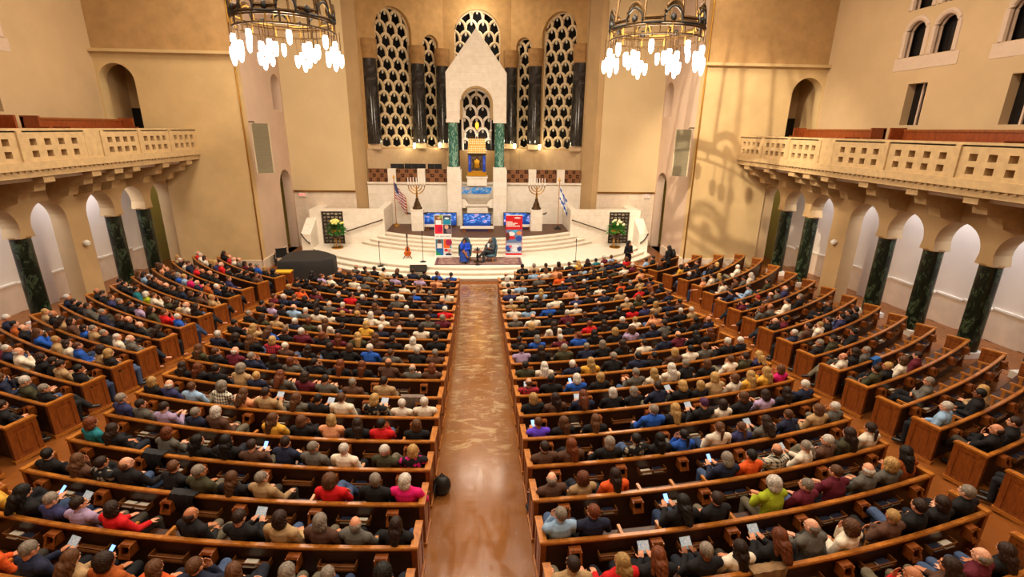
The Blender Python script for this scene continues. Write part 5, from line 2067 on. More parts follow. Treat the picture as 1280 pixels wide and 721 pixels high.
HAIRC = {'k': ('black', '#15100D'), 'd': ('chestnut', '#2C1B12'), 'n': ('brown', '#5A3820'), 'r': ('auburn', '#6A3518'), 'y': ('blond', '#B08A52'),
         'g': ('grey', '#85796C'), 'w': ('white', '#CBC1B5'), 'u': ('purple', '#4A2348'), 'A': ('red-capped', '#9C1E16')}
HAIRS = {'s': 'short', 'b': 'balding', 'm': 'bobbed', 'l': 'long', 'c': 'curly', 'p': 'tied-back', 'h': 'short'}
CLO = {'K': ('black', '#151316'), 'N': ('navy', '#1B2138'), 'I': ('indigo', '#2F3058'), 'B': ('blue', '#1E4FA8'), 'G': ('grey', '#5B5750'), 'W': ('cream', '#DCCFBB'),
       'R': ('red', '#C5141A'), 'P': ('lavender', '#A892B4'), 'V': ('violet', '#5B3BC4'), 'M': ('magenta', '#CF1466'), 'O': ('orange', '#D4521A'), 'T': ('tan', '#A98A62'),
       'E': ('brown', '#54382A'), 'D': ('olive', '#3C3A25'), 'Y': ('yellow', '#D8A23A'), 'L': ('light blue', '#8EACCB'), 'A': ('maroon', '#5B1626'), 'U': ('rust', '#A2501C'),
       'F': ('peach', '#D8946A'), 'Q': ('teal', '#1C6E78'), 'H': ('lime', '#9AA61E'), 'C': ('checked', '#D9D2C0'), 'S': ('speckled', '#1B1A1C'), 'Z': ('red plaid', '#B4202C'), 'X': ('pink-flowered black', '#1A1418')}
CMAT = {'C': 'cloth_check', 'S': 'cloth_speckle', 'Z': 'cloth_plaid', 'X': 'cloth_flower'}
SKINS = ['#D99A78', '#CF8E6C', '#E0A586', '#C98662', '#D4936F', '#B87752', '#8A5436', '#5E3823']
TROU = ['#1A1A1E', '#20242F', '#2B3A57', '#3A342C', '#6B6250', '#15151A', '#45587A']
PS = .864


def vary(c, rnd, s=.12):
    f = 1 + rnd.uniform(-s, s)
    return tuple(min(1, max(0, x * f)) for x in c[:3]) + (1,)


def person(loc, rz, hair, clo, rnd, pose=None, mir=None, scale=1.0, skin=None, trou=None):
    key = (pose or rnd.choice(['lap', 'lap', 'chin', 'phone', 'fold', 'rest', 'lean']), rnd.randint(0, 1) if mir is None else mir)
    q = PM[key]
    p = bpy.data.objects.new('person', q['body'])
    COL.objects.link(p)
    p.location = loc
    p.rotation_euler = (0, 0, rz)
    p.scale = (PS * scale * 1.09, PS * scale * 1.07, PS * scale * 1.02)
    p.color = vary(lin(skin or rnd.choice(SKINS[:6] if rnd.random() < .93 else SKINS[5:])), rnd, .08)
    t = bpy.data.objects.new('top', q['top'])
    COL.objects.link(t)
    t.parent = p
    t.color = vary(lin(CLO[clo][1]), rnd)
    if clo in CMAT:
        t.material_slots[0].link = 'OBJECT'
        t.material_slots[0].material = M[CMAT[clo]]
    t2 = bpy.data.objects.new('trousers', q['trousers'])
    COL.objects.link(t2)
    t2.parent = p
    t2.color = lin(trou or rnd.choice(TROU))
    for e in ('shoe_a', 'shoe_b'):
        s_ = bpy.data.objects.new('shoe', q[e])
        COL.objects.link(s_)
        s_.parent = p
    st_, hcol = hair[0], hair[1]
    h = bpy.data.objects.new('hat' if st_ == 'h' else 'hair', HAIR['s' if st_ == 'h' else st_])
    COL.objects.link(h)
    h.parent = p
    hc, Rm = q['head']
    h.location = hc
    h.rotation_euler = Rm.to_euler()
    h.scale = (1.05, 1.05, 1.04)
    if st_ in 'sb' and hcol == 'w' and False:
        pass
    h.color = vary(lin(HAIRC[hcol][1]), rnd, .18)
    return p, key


def hair_phrase(h):
    st_, c = h
    if st_ == 'h':
        return 'red cap'
    if st_ == 'b':
        return 'balding %s head' % HAIRC[c][0]
    return '%s %s hair' % (HAIRS[st_], HAIRC[c][0])


# who sits where: block, row, then for each seat: distance from the inner pew end, numbers for hair style, hair colour and clothing (indices into the letters below)
SEATS = [
    (0, -1, [0.26, 4, 0, 0, 0.91, 0, 5, 15, 1.37, 2, 5, 22, 2.01, 2, 2, 0, 2.47, 0, 2, 1, 2.98, 2, 2, 10, 3.60, 4, 1, 17, 4.06, 3, 2, 11, 4.62, 0, 5, 1, 5.29, 0, 5, 10]),
    (0, 0, [0.26, 3, 1, 0, 0.80, 1, 5, 4, 1.26, 2, 5, 12, 1.80, 2, 1, 11, 2.37, 0, 1, 0, 3.05, 1, 1, 0, 4.23, 2, 1, 6, 4.76, 0, 1, 7, 5.22, 0, 5, 2, 5.68, 3, 0, 0, 6.26, 0, 2, 14]),
    (0, 1, [0.25, 2, 6, 9, 0.71, 0, 5, 0, 1.39, 4, 2, 6, 2.44, 0, 5, 11, 2.93, 3, 2, 0, 3.44, 0, 5, 13, 3.99, 0, 2, 0, 4.70, 1, 2, 0, 5.16, 0, 1, 22, 5.62, 3, 2, 12, 6.24, 0, 0, 0]),
    (0, 2, [0.26, 2, 4, 24, 0.72, 0, 6, 13, 1.41, 0, 6, 5, 1.93, 0, 5, 4, 2.49, 0, 1, 1, 3.03, 0, 1, 12, 3.49, 3, 0, 0, 4.02, 3, 0, 0, 4.72, 2, 3, 4, 5.74, 3, 1, 0, 6.20, 2, 3, 19]),
    (0, 3, [0.31, 2, 2, 0, 0.95, 0, 0, 6, 1.41, 3, 1, 0, 1.94, 2, 4, 18, 2.46, 2, 2, 0, 3.01, 3, 2, 14, 4.16, 2, 6, 12, 4.62, 0, 5, 1, 5.33, 0, 1, 7, 5.87, 0, 1, 4, 6.33, 0, 5, 2]),
    (0, 4, [0.25, 0, 6, 5, 0.71, 0, 6, 5, 1.25, 2, 4, 22, 1.94, 0, 2, 5, 2.43, 0, 0, 0, 2.89, 3, 2, 4, 3.56, 0, 1, 11, 4.06, 3, 2, 18, 4.66, 4, 5, 21, 5.30, 0, 2, 15, 5.88, 1, 6, 2, 6.34, 2, 4, 0]),
    (0, 5, [1.23, 0, 1, 11, 1.94, 0, 5, 12, 2.56, 0, 1, 4, 3.02, 2, 1, 16, 3.61, 3, 3, 4, 4.21, 0, 4, 1, 4.67, 4, 5, 11, 5.25, 0, 1, 0, 5.75, 3, 3, 0, 6.21, 3, 1, 0]),
    (0, 6, [0.26, 2, 3, 12, 0.72, 1, 5, 4, 1.33, 1, 2, 12, 1.93, 3, 3, 0, 2.45, 3, 3, 0, 3.10, 0, 1, 0, 3.72, 2, 3, 4, 4.18, 2, 1, 0, 4.78, 0, 5, 1, 5.34, 1, 6, 16, 5.83, 0, 2, 0, 6.36, 3, 2, 13]),
    (0, 7, [0.26, 0, 5, 12, 0.75, 0, 6, 0, 1.39, 0, 2, 4, 1.97, 0, 6, 3, 2.52, 2, 2, 0, 3.06, 2, 1, 0, 3.60, 3, 1, 0, 4.25, 0, 6, 12, 4.71, 2, 4, 23, 5.30, 3, 2, 0, 5.76, 4, 1, 0, 6.38, 0, 6, 1]),
    (0, 8, [0.31, 0, 1, 0, 0.93, 2, 6, 5, 1.49, 0, 1, 0, 1.95, 3, 2, 12, 2.47, 3, 4, 13, 3.04, 3, 3, 16, 3.50, 2, 3, 0, 4.13, 0, 6, 16, 4.64, 0, 2, 0, 5.18, 3, 2, 3, 5.71, 3, 4, 11, 6.40, 0, 0, 0]),
    (0, 9, [0.34, 0, 1, 0, 0.80, 2, 1, 5, 1.45, 1, 6, 0, 2.00, 0, 6, 1, 2.48, 2, 4, 14, 3.18, 0, 1, 0, 3.70, 3, 2, 5, 4.26, 0, 3, 13, 4.72, 0, 6, 1, 5.39, 0, 1, 11, 5.87, 3, 1, 13, 6.42, 0, 5, 0]),
    (0, 10, [0.25, 0, 5, 16, 0.71, 0, 2, 4, 1.20, 0, 6, 0, 1.66, 2, 2, 12, 2.11, 1, 6, 5, 2.55, 2, 6, 5, 2.99, 0, 4, 0, 3.43, 0, 4, 0, 3.87, 2, 1, 5, 4.30, 2, 1, 5, 4.73, 0, 6, 4, 5.17, 1, 2, 15, 5.60, 0, 0, 0, 6.03, 0, 2, 7, 6.46, 0, 0, 0]),
    (0, 11, [0.25, 0, 6, 6, 0.71, 0, 2, 1, 1.48, 0, 6, 0, 2.03, 2, 1, 1, 2.54, 2, 2, 12, 3.14, 3, 2, 12, 3.69, 0, 6, 16, 4.19, 1, 6, 4, 4.65, 3, 1, 0, 5.11, 2, 1, 0, 5.57, 0, 2, 1, 6.03, 0, 6, 1, 6.49, 0, 2, 16]),
    (0, 12, [0.40, 1, 2, 1, 0.86, 2, 1, 12, 1.46, 3, 1, 0, 1.94, 0, 1, 4, 2.72, 0, 6, 0, 3.21, 0, 6, 0, 3.67, 0, 1, 6, 4.13, 1, 6, 0, 5.11, 2, 1, 16, 5.79, 0, 3, 10, 6.30, 0, 4, 0]),
    (0, 13, [0.28, 5, 1, 5, 0.89, 0, 5, 0, 1.47, 0, 5, 3, 2.09, 0, 0, 5, 3.01, 3, 0, 0, 3.59, 0, 6, 0, 4.18, 0, 1, 0, 4.70, 0, 1, 22, 5.22, 0, 1, 0, 5.89, 3, 0, 0, 6.41, 0, 1, 0]),
    (0, 14, [0.29, 0, 0, 0, 0.80, 3, 3, 0, 1.41, 3, 2, 11, 1.98, 0, 1, 5, 2.44, 3, 1, 0, 2.90, 3, 1, 12, 3.59, 0, 0, 4, 4.05, 0, 2, 5, 4.57, 0, 1, 0, 5.13, 0, 5, 5, 5.61, 0, 2, 7, 6.13, 3, 0, 0]),
    (0, 15, [0.33, 0, 2, 0, 0.81, 0, 0, 18, 1.47, 0, 0, 7, 2.03, 0, 5, 0, 2.49, 0, 0, 7, 3.02, 3, 4, 11, 3.67, 0, 2, 4, 4.13, 0, 1, 1, 4.59, 2, 2, 0, 5.07, 1, 6, 0, 5.62, 0, 5, 0, 6.26, 0, 2, 6]),
    (0, 16, [0.28, 5, 0, 3, 0.85, 0, 2, 3, 1.38, 0, 0, 0, 1.88, 0, 1, 1, 2.56, 2, 2, 0, 3.18, 0, 0, 5, 3.64, 0, 1, 0, 4.10, 0, 1, 0, 4.57, 1, 5, 4, 5.25, 0, 0, 4, 5.87, 2, 4, 12, 6.39, 0, 2, 0]),
    (1, -2, [4.18, 1, 6, 6, 4.74, 3, 1, 12, 5.27, 1, 5, 16, 5.73, 3, 1, 0]),
    (1, -1, [0.26, 0, 1, 11, 0.86, 3, 4, 6, 1.33, 3, 3, 0, 1.96, 0, 5, 0, 2.42, 3, 1, 5, 2.98, 3, 3, 0, 3.58, 1, 5, 4, 4.10, 4, 2, 5, 4.83, 0, 4, 12, 5.29, 0, 1, 0, 5.78, 2, 1, 0, 6.29, 0, 5, 0]),
    (1, 0, [0.25, 0, 5, 15, 0.71, 0, 3, 1, 2.03, 3, 0, 0, 2.55, 0, 1, 0, 3.58, 4, 6, 20, 4.08, 0, 5, 16, 4.75, 0, 2, 16, 5.29, 1, 6, 4, 5.78, 4, 4, 4, 6.27, 3, 0, 17]),
    (1, 1, [0.26, 1, 5, 12, 0.75, 4, 3, 11, 1.27, 3, 1, 10, 3.21, 2, 5, 1, 3.67, 0, 0, 10, 4.18, 1, 2, 21, 4.80, 5, 5, 5, 5.26, 0, 6, 12, 5.76, 3, 1, 13, 6.30, 5, 1, 5]),
    (1, 2, [0.26, 0, 1, 12, 0.72, 3, 3, 12, 1.41, 2, 5, 0, 1.90, 0, 0, 22, 2.36, 3, 0, 0, 2.82, 5, 0, 3, 3.55, 5, 2, 5, 4.03, 5, 2, 2, 4.58, 3, 1, 4, 5.23, 0, 2, 1, 5.86, 2, 2, 11, 6.32, 0, 6, 4]),
    (1, 3, [0.26, 0, 2, 8, 0.74, 3, 2, 0, 1.38, 3, 2, 0, 2.56, 0, 5, 3, 3.03, 3, 4, 0, 3.67, 0, 7, 0, 4.13, 2, 1, 5, 4.61, 2, 2, 0, 5.20, 2, 1, 7, 5.79, 3, 1, 0, 6.32, 0, 6, 1]),
    (1, 4, [0.25, 2, 4, 0, 0.71, 3, 1, 12, 1.32, 3, 3, 1, 2.00, 2, 6, 0, 2.49, 2, 5, 0, 3.07, 0, 1, 1, 3.59, 2, 4, 0, 4.05, 2, 4, 0, 4.51, 2, 4, 11, 4.96, 2, 2, 5, 5.42, 3, 4, 14, 5.88, 3, 4, 14, 6.34, 2, 2, 9]),
    (1, 5, [0.26, 1, 2, 23, 0.77, 0, 0, 0, 1.35, 2, 6, 3, 1.90, 2, 4, 0, 2.78, 0, 5, 4, 3.24, 3, 4, 5, 3.70, 3, 6, 5, 4.19, 0, 5, 0, 4.71, 2, 2, 0, 5.42, 0, 2, 5, 5.90, 0, 1, 13, 6.36, 3, 4, 2]),
    (1, 6, [0.26, 0, 0, 13, 0.72, 3, 6, 5, 1.42, 0, 6, 1, 1.88, 3, 4, 14, 2.52, 0, 5, 0, 3.15, 0, 0, 1, 3.61, 0, 0, 0, 4.20, 2, 4, 12, 4.69, 0, 0, 5, 5.15, 0, 2, 4, 5.91, 0, 6, 0, 6.37, 0, 6, 0]),
    (1, 7, [0.26, 0, 1, 7, 0.74, 3, 1, 0, 1.36, 0, 5, 13, 2.02, 0, 5, 1, 2.48, 2, 5, 0, 2.98, 3, 1, 0, 3.66, 0, 1, 5, 4.28, 0, 1, 1, 4.83, 1, 2, 16, 5.35, 3, 0, 0, 5.87, 3, 3, 0]),
    (1, 8, [0.26, 0, 1, 0, 0.75, 2, 5, 3, 1.41, 0, 6, 16, 1.95, 0, 3, 3, 2.41, 3, 0, 0, 3.03, 2, 4, 0, 3.57, 4, 2, 7, 4.29, 0, 1, 1, 4.76, 0, 1, 4, 5.24, 0, 0, 0, 5.87, 0, 0, 0, 6.40, 1, 2, 1]),
    (1, 9, [0.68, 2, 4, 0, 1.35, 3, 1, 5, 1.84, 0, 1, 0, 2.47, 0, 3, 6, 2.96, 3, 1, 0, 3.55, 0, 6, 0, 4.01, 0, 4, 5, 4.77, 0, 1, 18, 5.23, 0, 1, 0, 5.77, 0, 6, 0, 6.23, 0, 6, 11]),
    (1, 10, [0.26, 1, 6, 4, 0.82, 1, 2, 5, 1.38, 0, 0, 0, 1.98, 0, 6, 16, 2.52, 0, 2, 0, 3.07, 0, 1, 0, 3.75, 3, 0, 0, 4.24, 2, 1, 6, 4.72, 0, 2, 2, 5.18, 2, 4, 11, 5.76, 0, 1, 1, 6.25, 0, 0, 12]),
    (1, 11, [0.29, 0, 4, 5, 0.77, 2, 1, 15, 1.46, 0, 6, 3, 1.92, 2, 1, 0, 2.40, 0, 6, 5, 3.25, 1, 2, 1, 4.35, 1, 6, 11, 4.83, 2, 2, 13, 5.43, 0, 2, 0, 6.26, 0, 2, 1]),
    (1, 12, [0.26, 0, 6, 11, 0.78, 3, 0, 13, 1.24, 3, 1, 0, 1.84, 0, 1, 5, 2.62, 1, 6, 2, 3.08, 0, 2, 0, 3.70, 0, 1, 1, 4.41, 2, 1, 11, 5.29, 0, 4, 6, 5.75, 3, 3, 0, 6.36, 3, 0, 1]),
    (1, 13, [0.25, 0, 0, 2, 0.71, 0, 1, 5, 1.42, 3, 4, 15, 1.88, 3, 1, 0, 2.54, 0, 2, 18, 3.28, 3, 0, 0, 3.82, 0, 0, 5, 4.28, 3, 1, 0, 4.77, 0, 2, 10, 5.23, 0, 5, 0, 5.74, 0, 0, 11, 6.29, 0, 0, 1]),
    (1, 14, [0.26, 0, 0, 5, 0.72, 0, 0, 15, 1.30, 2, 1, 0, 1.92, 0, 0, 0, 2.42, 1, 2, 1, 2.88, 3, 1, 16, 3.34, 0, 6, 0, 4.01, 0, 4, 0, 4.53, 0, 1, 0, 5.37, 2, 2, 0, 6.24, 0, 0, 18]),
    (1, 15, [0.28, 2, 6, 5, 0.87, 0, 4, 12, 1.58, 1, 5, 4, 2.43, 2, 3, 10, 2.89, 0, 6, 1, 3.40, 0, 5, 0, 4.09, 3, 1, 0, 4.65, 3, 0, 0, 5.18, 0, 0, 13, 5.74, 0, 1, 5, 6.26, 0, 6, 16]),
    (1, 16, [0.26, 1, 2, 4, 0.93, 0, 0, 0, 1.47, 0, 1, 15, 1.97, 2, 2, 5, 2.49, 0, 2, 18, 3.30, 0, 1, 1, 3.76, 2, 2, 15, 4.31, 2, 2, 11, 4.83, 0, 6, 4, 5.35, 2, 2, 1, 5.87, 0, 6, 1, 6.39, 4, 2, 6]),
    (1, 17, [0.26, 0, 0, 0, 0.80, 0, 5, 11, 1.36, 0, 1, 0, 1.97, 2, 1, 12, 2.51, 0, 2, 0, 3.01, 3, 4, 14, 3.53, 3, 1, 0, 4.05, 0, 0, 19, 4.57, 0, 6, 16, 5.09, 0, 2, 15]),
    (2, 2, [0.51, 0, 1, 0, 1.06, 3, 2, 0, 1.71, 3, 2, 0, 2.23, 0, 5, 12, 3.14, 0, 6, 12, 3.66, 0, 1, 1, 4.31, 2, 2, 12]),
    (2, 3, [0.26, 0, 5, 0, 0.83, 0, 6, 13, 1.74, 2, 2, 1, 2.36, 0, 4, 5, 3.01, 0, 6, 16, 3.53, 0, 2, 0, 4.18, 2, 4, 11, 4.83, 0, 6, 13]),
    (2, 4, [0.26, 0, 0, 0, 0.89, 0, 1, 11, 1.35, 0, 1, 0, 1.81, 2, 1, 0, 2.49, 1, 6, 5, 3.06, 0, 6, 1, 3.66, 1, 5, 16, 4.18, 0, 3, 1, 4.83, 3, 1, 16]),
    (2, 5, [0.25, 2, 4, 0, 0.71, 4, 1, 11, 1.41, 0, 2, 3, 1.87, 2, 1, 5, 2.36, 0, 4, 11, 3.21, 3, 2, 3, 4.15, 1, 1, 0, 4.70, 0, 0, 17, 5.22, 0, 6, 1]),
    (2, 6, [0.44, 1, 6, 4, 0.96, 0, 6, 5, 1.52, 0, 5, 0, 1.98, 0, 5, 11, 2.44, 2, 1, 3, 3.11, 2, 1, 12, 3.66, 3, 1, 11, 4.20, 1, 5, 0, 4.76, 0, 4, 11]),
    (2, 7, [0.26, 3, 1, 0, 1.05, 1, 2, 0, 1.51, 1, 2, 0, 1.97, 2, 2, 0, 2.87, 0, 5, 1, 3.76, 0, 1, 4, 4.33, 0, 0, 0, 4.83, 0, 1, 0, 5.35, 0, 6, 1]),
    (2, 8, [0.26, 0, 6, 3, 0.83, 0, 2, 6, 1.49, 3, 1, 13, 2.13, 0, 0, 7, 2.65, 0, 0, 0, 3.34, 0, 5, 0, 3.92, 0, 2, 2, 4.57, 0, 1, 0, 5.09, 1, 2, 0]),
    (2, 9, [0.25, 3, 1, 0, 0.71, 1, 6, 5, 1.17, 3, 1, 11, 1.67, 2, 2, 13, 2.50, 0, 2, 5, 3.01, 4, 6, 20, 3.73, 0, 0, 19, 4.74, 0, 0, 0, 5.22, 0, 0, 0]),
    (2, 10, [0.26, 0, 4, 11, 0.89, 0, 1, 12, 1.40, 2, 2, 0, 1.94, 2, 2, 1, 2.55, 0, 2, 0, 3.01, 1, 2, 0, 3.47, 1, 2, 0, 3.93, 0, 1, 0, 4.39, 0, 2, 0, 4.96, 2, 1, 15, 5.61, 3, 2, 12]),
    (2, 11, [0.26, 3, 0, 0, 0.80, 0, 6, 1, 1.41, 0, 0, 17, 2.07, 1, 6, 1, 2.53, 0, 0, 9, 2.99, 0, 4, 15, 3.53, 2, 5, 3, 4.02, 0, 2, 0, 4.69, 1, 2, 0, 5.22, 3, 2, 18, 5.87, 2, 2, 0]),
    (2, 12, [0.95, 0, 2, 2, 1.83, 0, 2, 0, 2.29, 1, 2, 0, 2.93, 1, 2, 0, 3.49, 0, 2, 6, 4.32, 0, 2, 1, 4.83, 0, 1, 5, 5.48, 0, 6, 0, 6.00, 2, 4, 11]),
    (2, 13, [0.26, 0, 1, 12, 0.85, 0, 1, 0, 1.31, 0, 0, 0, 2.25, 0, 0, 0, 2.81, 1, 6, 6, 3.40, 3, 4, 2, 3.92, 2, 4, 0, 4.70, 2, 1, 5, 5.35, 0, 6, 5, 5.87, 1, 6, 6]),
    (2, 14, [0.28, 4, 0, 0, 0.80, 2, 4, 0, 1.32, 0, 5, 3, 1.84, 0, 1, 0, 2.36, 2, 1, 16, 2.88, 1, 2, 4, 3.40, 1, 6, 5, 3.92, 1, 2, 23, 4.57, 3, 1, 0]),
    (2, 15, [0.54, 0, 1, 11]),
    (2, 16, [1.19, 0, 1, 0, 1.71, 0, 2, 10]),
    (3, -1, [0.31, 0, 1, 1]),
    (3, 0, [0.51, 1, 1, 0, 1.11, 0, 1, 0]),
    (3, 1, [0.39, 0, 6, 15, 1.63, 0, 0, 0, 2.09, 2, 4, 11]),
    (3, 2, [1.26, 0, 5, 4]),
    (3, 3, [0.51, 0, 1, 13, 0.97, 0, 4, 0, 1.61, 2, 2, 5, 2.34, 0, 1, 16]),
    (3, 4, [0.36, 1, 2, 5, 0.82, 2, 1, 0, 1.35, 0, 5, 4]),
    (3, 5, [0.41, 0, 5, 0, 1.02, 0, 1, 13, 2.04, 0, 0, 0]),
    (3, 6, [0.26, 0, 6, 1, 0.89, 0, 1, 12, 1.50, 0, 4, 5, 1.96, 0, 1, 0, 2.79, 0, 0, 2, 3.25, 0, 0, 0, 3.71, 0, 0, 0]),
    (3, 7, [0.27, 1, 5, 0, 0.73, 0, 0, 16, 3.49, 0, 2, 0]),
    (3, 8, [0.45, 2, 3, 4, 0.91, 1, 2, 4, 1.89, 0, 1, 5, 2.75, 0, 5, 0]),
    (3, 9, [0.30, 0, 0, 16, 1.15, 6, 8, 0, 1.99, 1, 2, 12, 2.45, 0, 1, 4, 3.01, 1, 6, 2]),
    (3, 10, [0.40, 0, 0, 1, 1.54, 0, 1, 15, 3.01, 0, 1, 13]),
    (3, 11, [0.77, 0, 1, 5, 1.63, 0, 1, 12, 2.28, 0, 1, 4, 2.88, 3, 6, 5]),
    (3, 12, [0.26, 0, 5, 18, 0.83, 0, 1, 5, 1.38, 3, 4, 4, 3.01, 0, 6, 5]),
    (3, 13, [0.26, 0, 6, 0, 0.80, 3, 0, 0, 1.97, 2, 2, 0, 2.49, 2, 4, 0]),
    (3, 14, [0.77, 2, 1, 14, 1.23, 1, 2, 0, 2.10, 0, 2, 0]),
    (3, 15, [0.41, 2, 3, 0]),
    (3, 16, [0.41, 0, 1, 15, 0.93, 0, 0, 0, 2.80, 3, 0, 0]),
]
# ------------------------------------------------------------------ seat everybody
seated = []
for b, k, rest in SEATS:
    b = ('cl', 'cr', 'ol', 'or')[b]
    if (b, k) not in PEWS:
        continue
    yc, r, a0, a1, sx = PEWS[(b, k)]
    for i in range(len(rest) // 4):
        pos, hs_, hc_, cl_ = rest[4 * i:4 * i + 4]
        hair, clo = 'sbmlcph'[hs_] + 'kdnrygwuA'[hc_], 'KNIBGWRPVMOTEDYLAUFQHCSZX'[cl_]
        a = a0 + pos / r
        if a > a1 - .2 / r:
            continue
        x, y = apos(yc, r, a, sx, -.205)
        xr, yr = apos(yc, r, a, sx)
        z = fz(xr, yr)
        d = (x - CAMX) ** 2 + y * y + (z + 1 - CAMZ) ** 2
        seated.append((d, b, k, i, x, y, z, sx * a, hair, clo, sx))
seated.sort()
NEAR = 297
rp = random.Random(21)
held = []
for d, b, k, i, x, y, z, rz, hair, clo, sx in seated[:NEAR]:
    turn = rp.uniform(-.14, .14) + (.20 * sx if b[0] == 'o' else .06 * sx)
    p, key = person((x, y, z), rz + turn, hair, clo, rp, scale=rp.uniform(.96, 1.05))
    end = 'aisle'
    tag(p, 'person with %s, %s top, %s, %s row, %s from %s' % (hair_phrase(hair), CLO[clo][0], BLOCK_NAME[b], rown(b, k), ORD[i + 1], end), 'person', 'seated audience')
    if key[0] == 'phone' and len(held) < 22:
        held.append((p, b, k, i, rp.random()))
blue_print = screen_material('programme_print', '#8FB7CC', '#DCE6EA', '#F0EFEA', 7)
blue_print.node_tree.nodes['Principled BSDF'].inputs['Emission Strength'].default_value = 0
phone_glow = emis('phone_glow', '#7FB4FF', 1.6)
ME_PROG = proto('programme_booklet', MB().b2((-.075, -.004, 0), (.0, .004, .15)).b2((0, -.004, 0), (.075, .004, .15)), blue_print)
ME_PHONE = proto('smartphone', MB().b2((-.036, -.004, 0), (.036, .004, .145)), M['black_plastic'])
ME_PSCR = proto('screen', MB().b2((-.032, -.0055, .008), (.032, -.004, .137)), phone_glow)
for p, b, k, i, u in held:
    who = '%s person from aisle, %s row, %s' % (ORD[i + 1], rown(b, k), BLOCK_NAME[b])
    ph = u < .35
    o = bpy.data.objects.new('smartphone' if ph else 'programme_booklet', ME_PHONE if ph else ME_PROG)
    COL.objects.link(o)
    Mw = Matrix.Translation(p.location) @ Matrix.Rotation(p.rotation_euler.z, 4, 'Z') @ Matrix.Scale(p.scale.y, 4)
    o.location = Mw @ Vector((0, .345, .74))
    o.rotation_euler = (math.radians(-48), 0, p.rotation_euler.z)
    if ph:
        s_ = bpy.data.objects.new('screen', ME_PSCR)
        COL.objects.link(s_)
        s_.parent = o
    tag(o, ('lit smartphone held by ' if ph else 'open blue and white programme held by ') + who, 'phone' if ph else 'booklet', 'phones in hands' if ph else 'programmes in hands')

# ---- the rest of the audience, farther off: one crowd


def low(me, ratio):
    o = bpy.data.objects.new('t', me)
    COL.objects.link(o)
    md = o.modifiers.new('d', 'DECIMATE')
    md.ratio = ratio
    m2 = bpy.data.meshes.new_from_object(o.evaluated_get(bpy.context.evaluated_depsgraph_get()))
    bpy.data.objects.remove(o)
    m2.calc_loop_triangles()
    co = np.empty(len(m2.vertices) * 3, dtype=np.float32)
    m2.vertices.foreach_get('co', co)
    tr = np.empty(len(m2.loop_triangles) * 3, dtype=np.int32)
    m2.loop_triangles.foreach_get('vertices', tr)
    bpy.data.meshes.remove(m2)
    return co.reshape(-1, 3), tr.reshape(-1, 3)


LOW = {}
for q in (('lap', 0), ('chin', 0), ('fold', 1), ('rest', 0), ('phone', 1)):
    LOW[q] = (low(PM[q]['body'], .022), low(PM[q]['top'], .10), low(PM[q]['trousers'], .06), PM[q]['head'])
LHAIR = {h: low(me, .22) for h, me in HAIR.items()}
V, T, TI, MI = [], [], [], []
nv = 0


def addpiece(co, tr, mat4, col, slot):
    global nv
    m = np.array(mat4)
    w = co @ m[:3, :3].T + m[:3, 3]
    V.append(w)
    T.append(tr + nv)
    TI.append(np.tile(np.array(col, dtype=np.float32), (len(co), 1)))
    MI.append(np.full(len(tr), slot, dtype=np.int32))
    nv += len(co)


for d, b, k, i, x, y, z, rz, hair, clo, sx in seated[NEAR:]:
    q = rp.choice(list(LOW))
    bd, tp, tr_, (hc, Rm) = LOW[q]
    sc = PS * rp.uniform(.96, 1.05)
    Mw = Matrix.Translation((x, y, z)) @ Matrix.Rotation(rz + rp.uniform(-.15, .15) + (.2 * sx if b[0] == 'o' else .05 * sx), 4, 'Z') @ Matrix.Diagonal((sc * 1.09, sc * 1.07, sc * 1.02, 1))
    addpiece(*bd, Mw, vary(lin(rp.choice(SKINS[:6])), rp, .08), 0)
    addpiece(*tp, Mw, vary(lin(CLO[clo][1]), rp), 1)
    addpiece(*tr_, Mw, lin(rp.choice(TROU)), 1)
    hm = Mw @ Matrix.Translation(hc) @ Rm.to_4x4()
    st_ = 's' if hair[0] == 'h' else hair[0]
    addpiece(*LHAIR[st_], hm, vary(lin(HAIRC[hair[1]][1]), rp, .18), 2)
V, T, TI, MI = np.concatenate(V), np.concatenate(T), np.concatenate(TI), np.concatenate(MI)
me = bpy.data.meshes.new('audience')
me.vertices.add(len(V))
me.vertices.foreach_set('co', V.astype(np.float32).ravel())
me.loops.add(len(T) * 3)
me.loops.foreach_set('vertex_index', T.astype(np.int32).ravel())
me.polygons.add(len(T))
me.polygons.foreach_set('loop_start', np.arange(0, len(T) * 3, 3, dtype=np.int32))
me.polygons.foreach_set('loop_total', np.full(len(T), 3, dtype=np.int32))
me.polygons.foreach_set('material_index', MI)
me.polygons.foreach_set('use_smooth', np.ones(len(T), dtype=bool))
me.update(calc_edges=True)
ca = me.color_attributes.new('tint', 'FLOAT_COLOR', 'POINT')
ca.data.foreach_set('color', TI.ravel())
for m_ in (tinted('crowd_skin', .5, .05, 9, attr=True), tinted('crowd_cloth', .85, .15, 7, attr=True), tinted('crowd_hair', .5, .3, 22, attr=True)):
    me.materials.append(m_)
o = link('audience', me)
tag(o, 'dense seated audience filling the far pews up to the platform steps', 'audience', None, 'stuff')

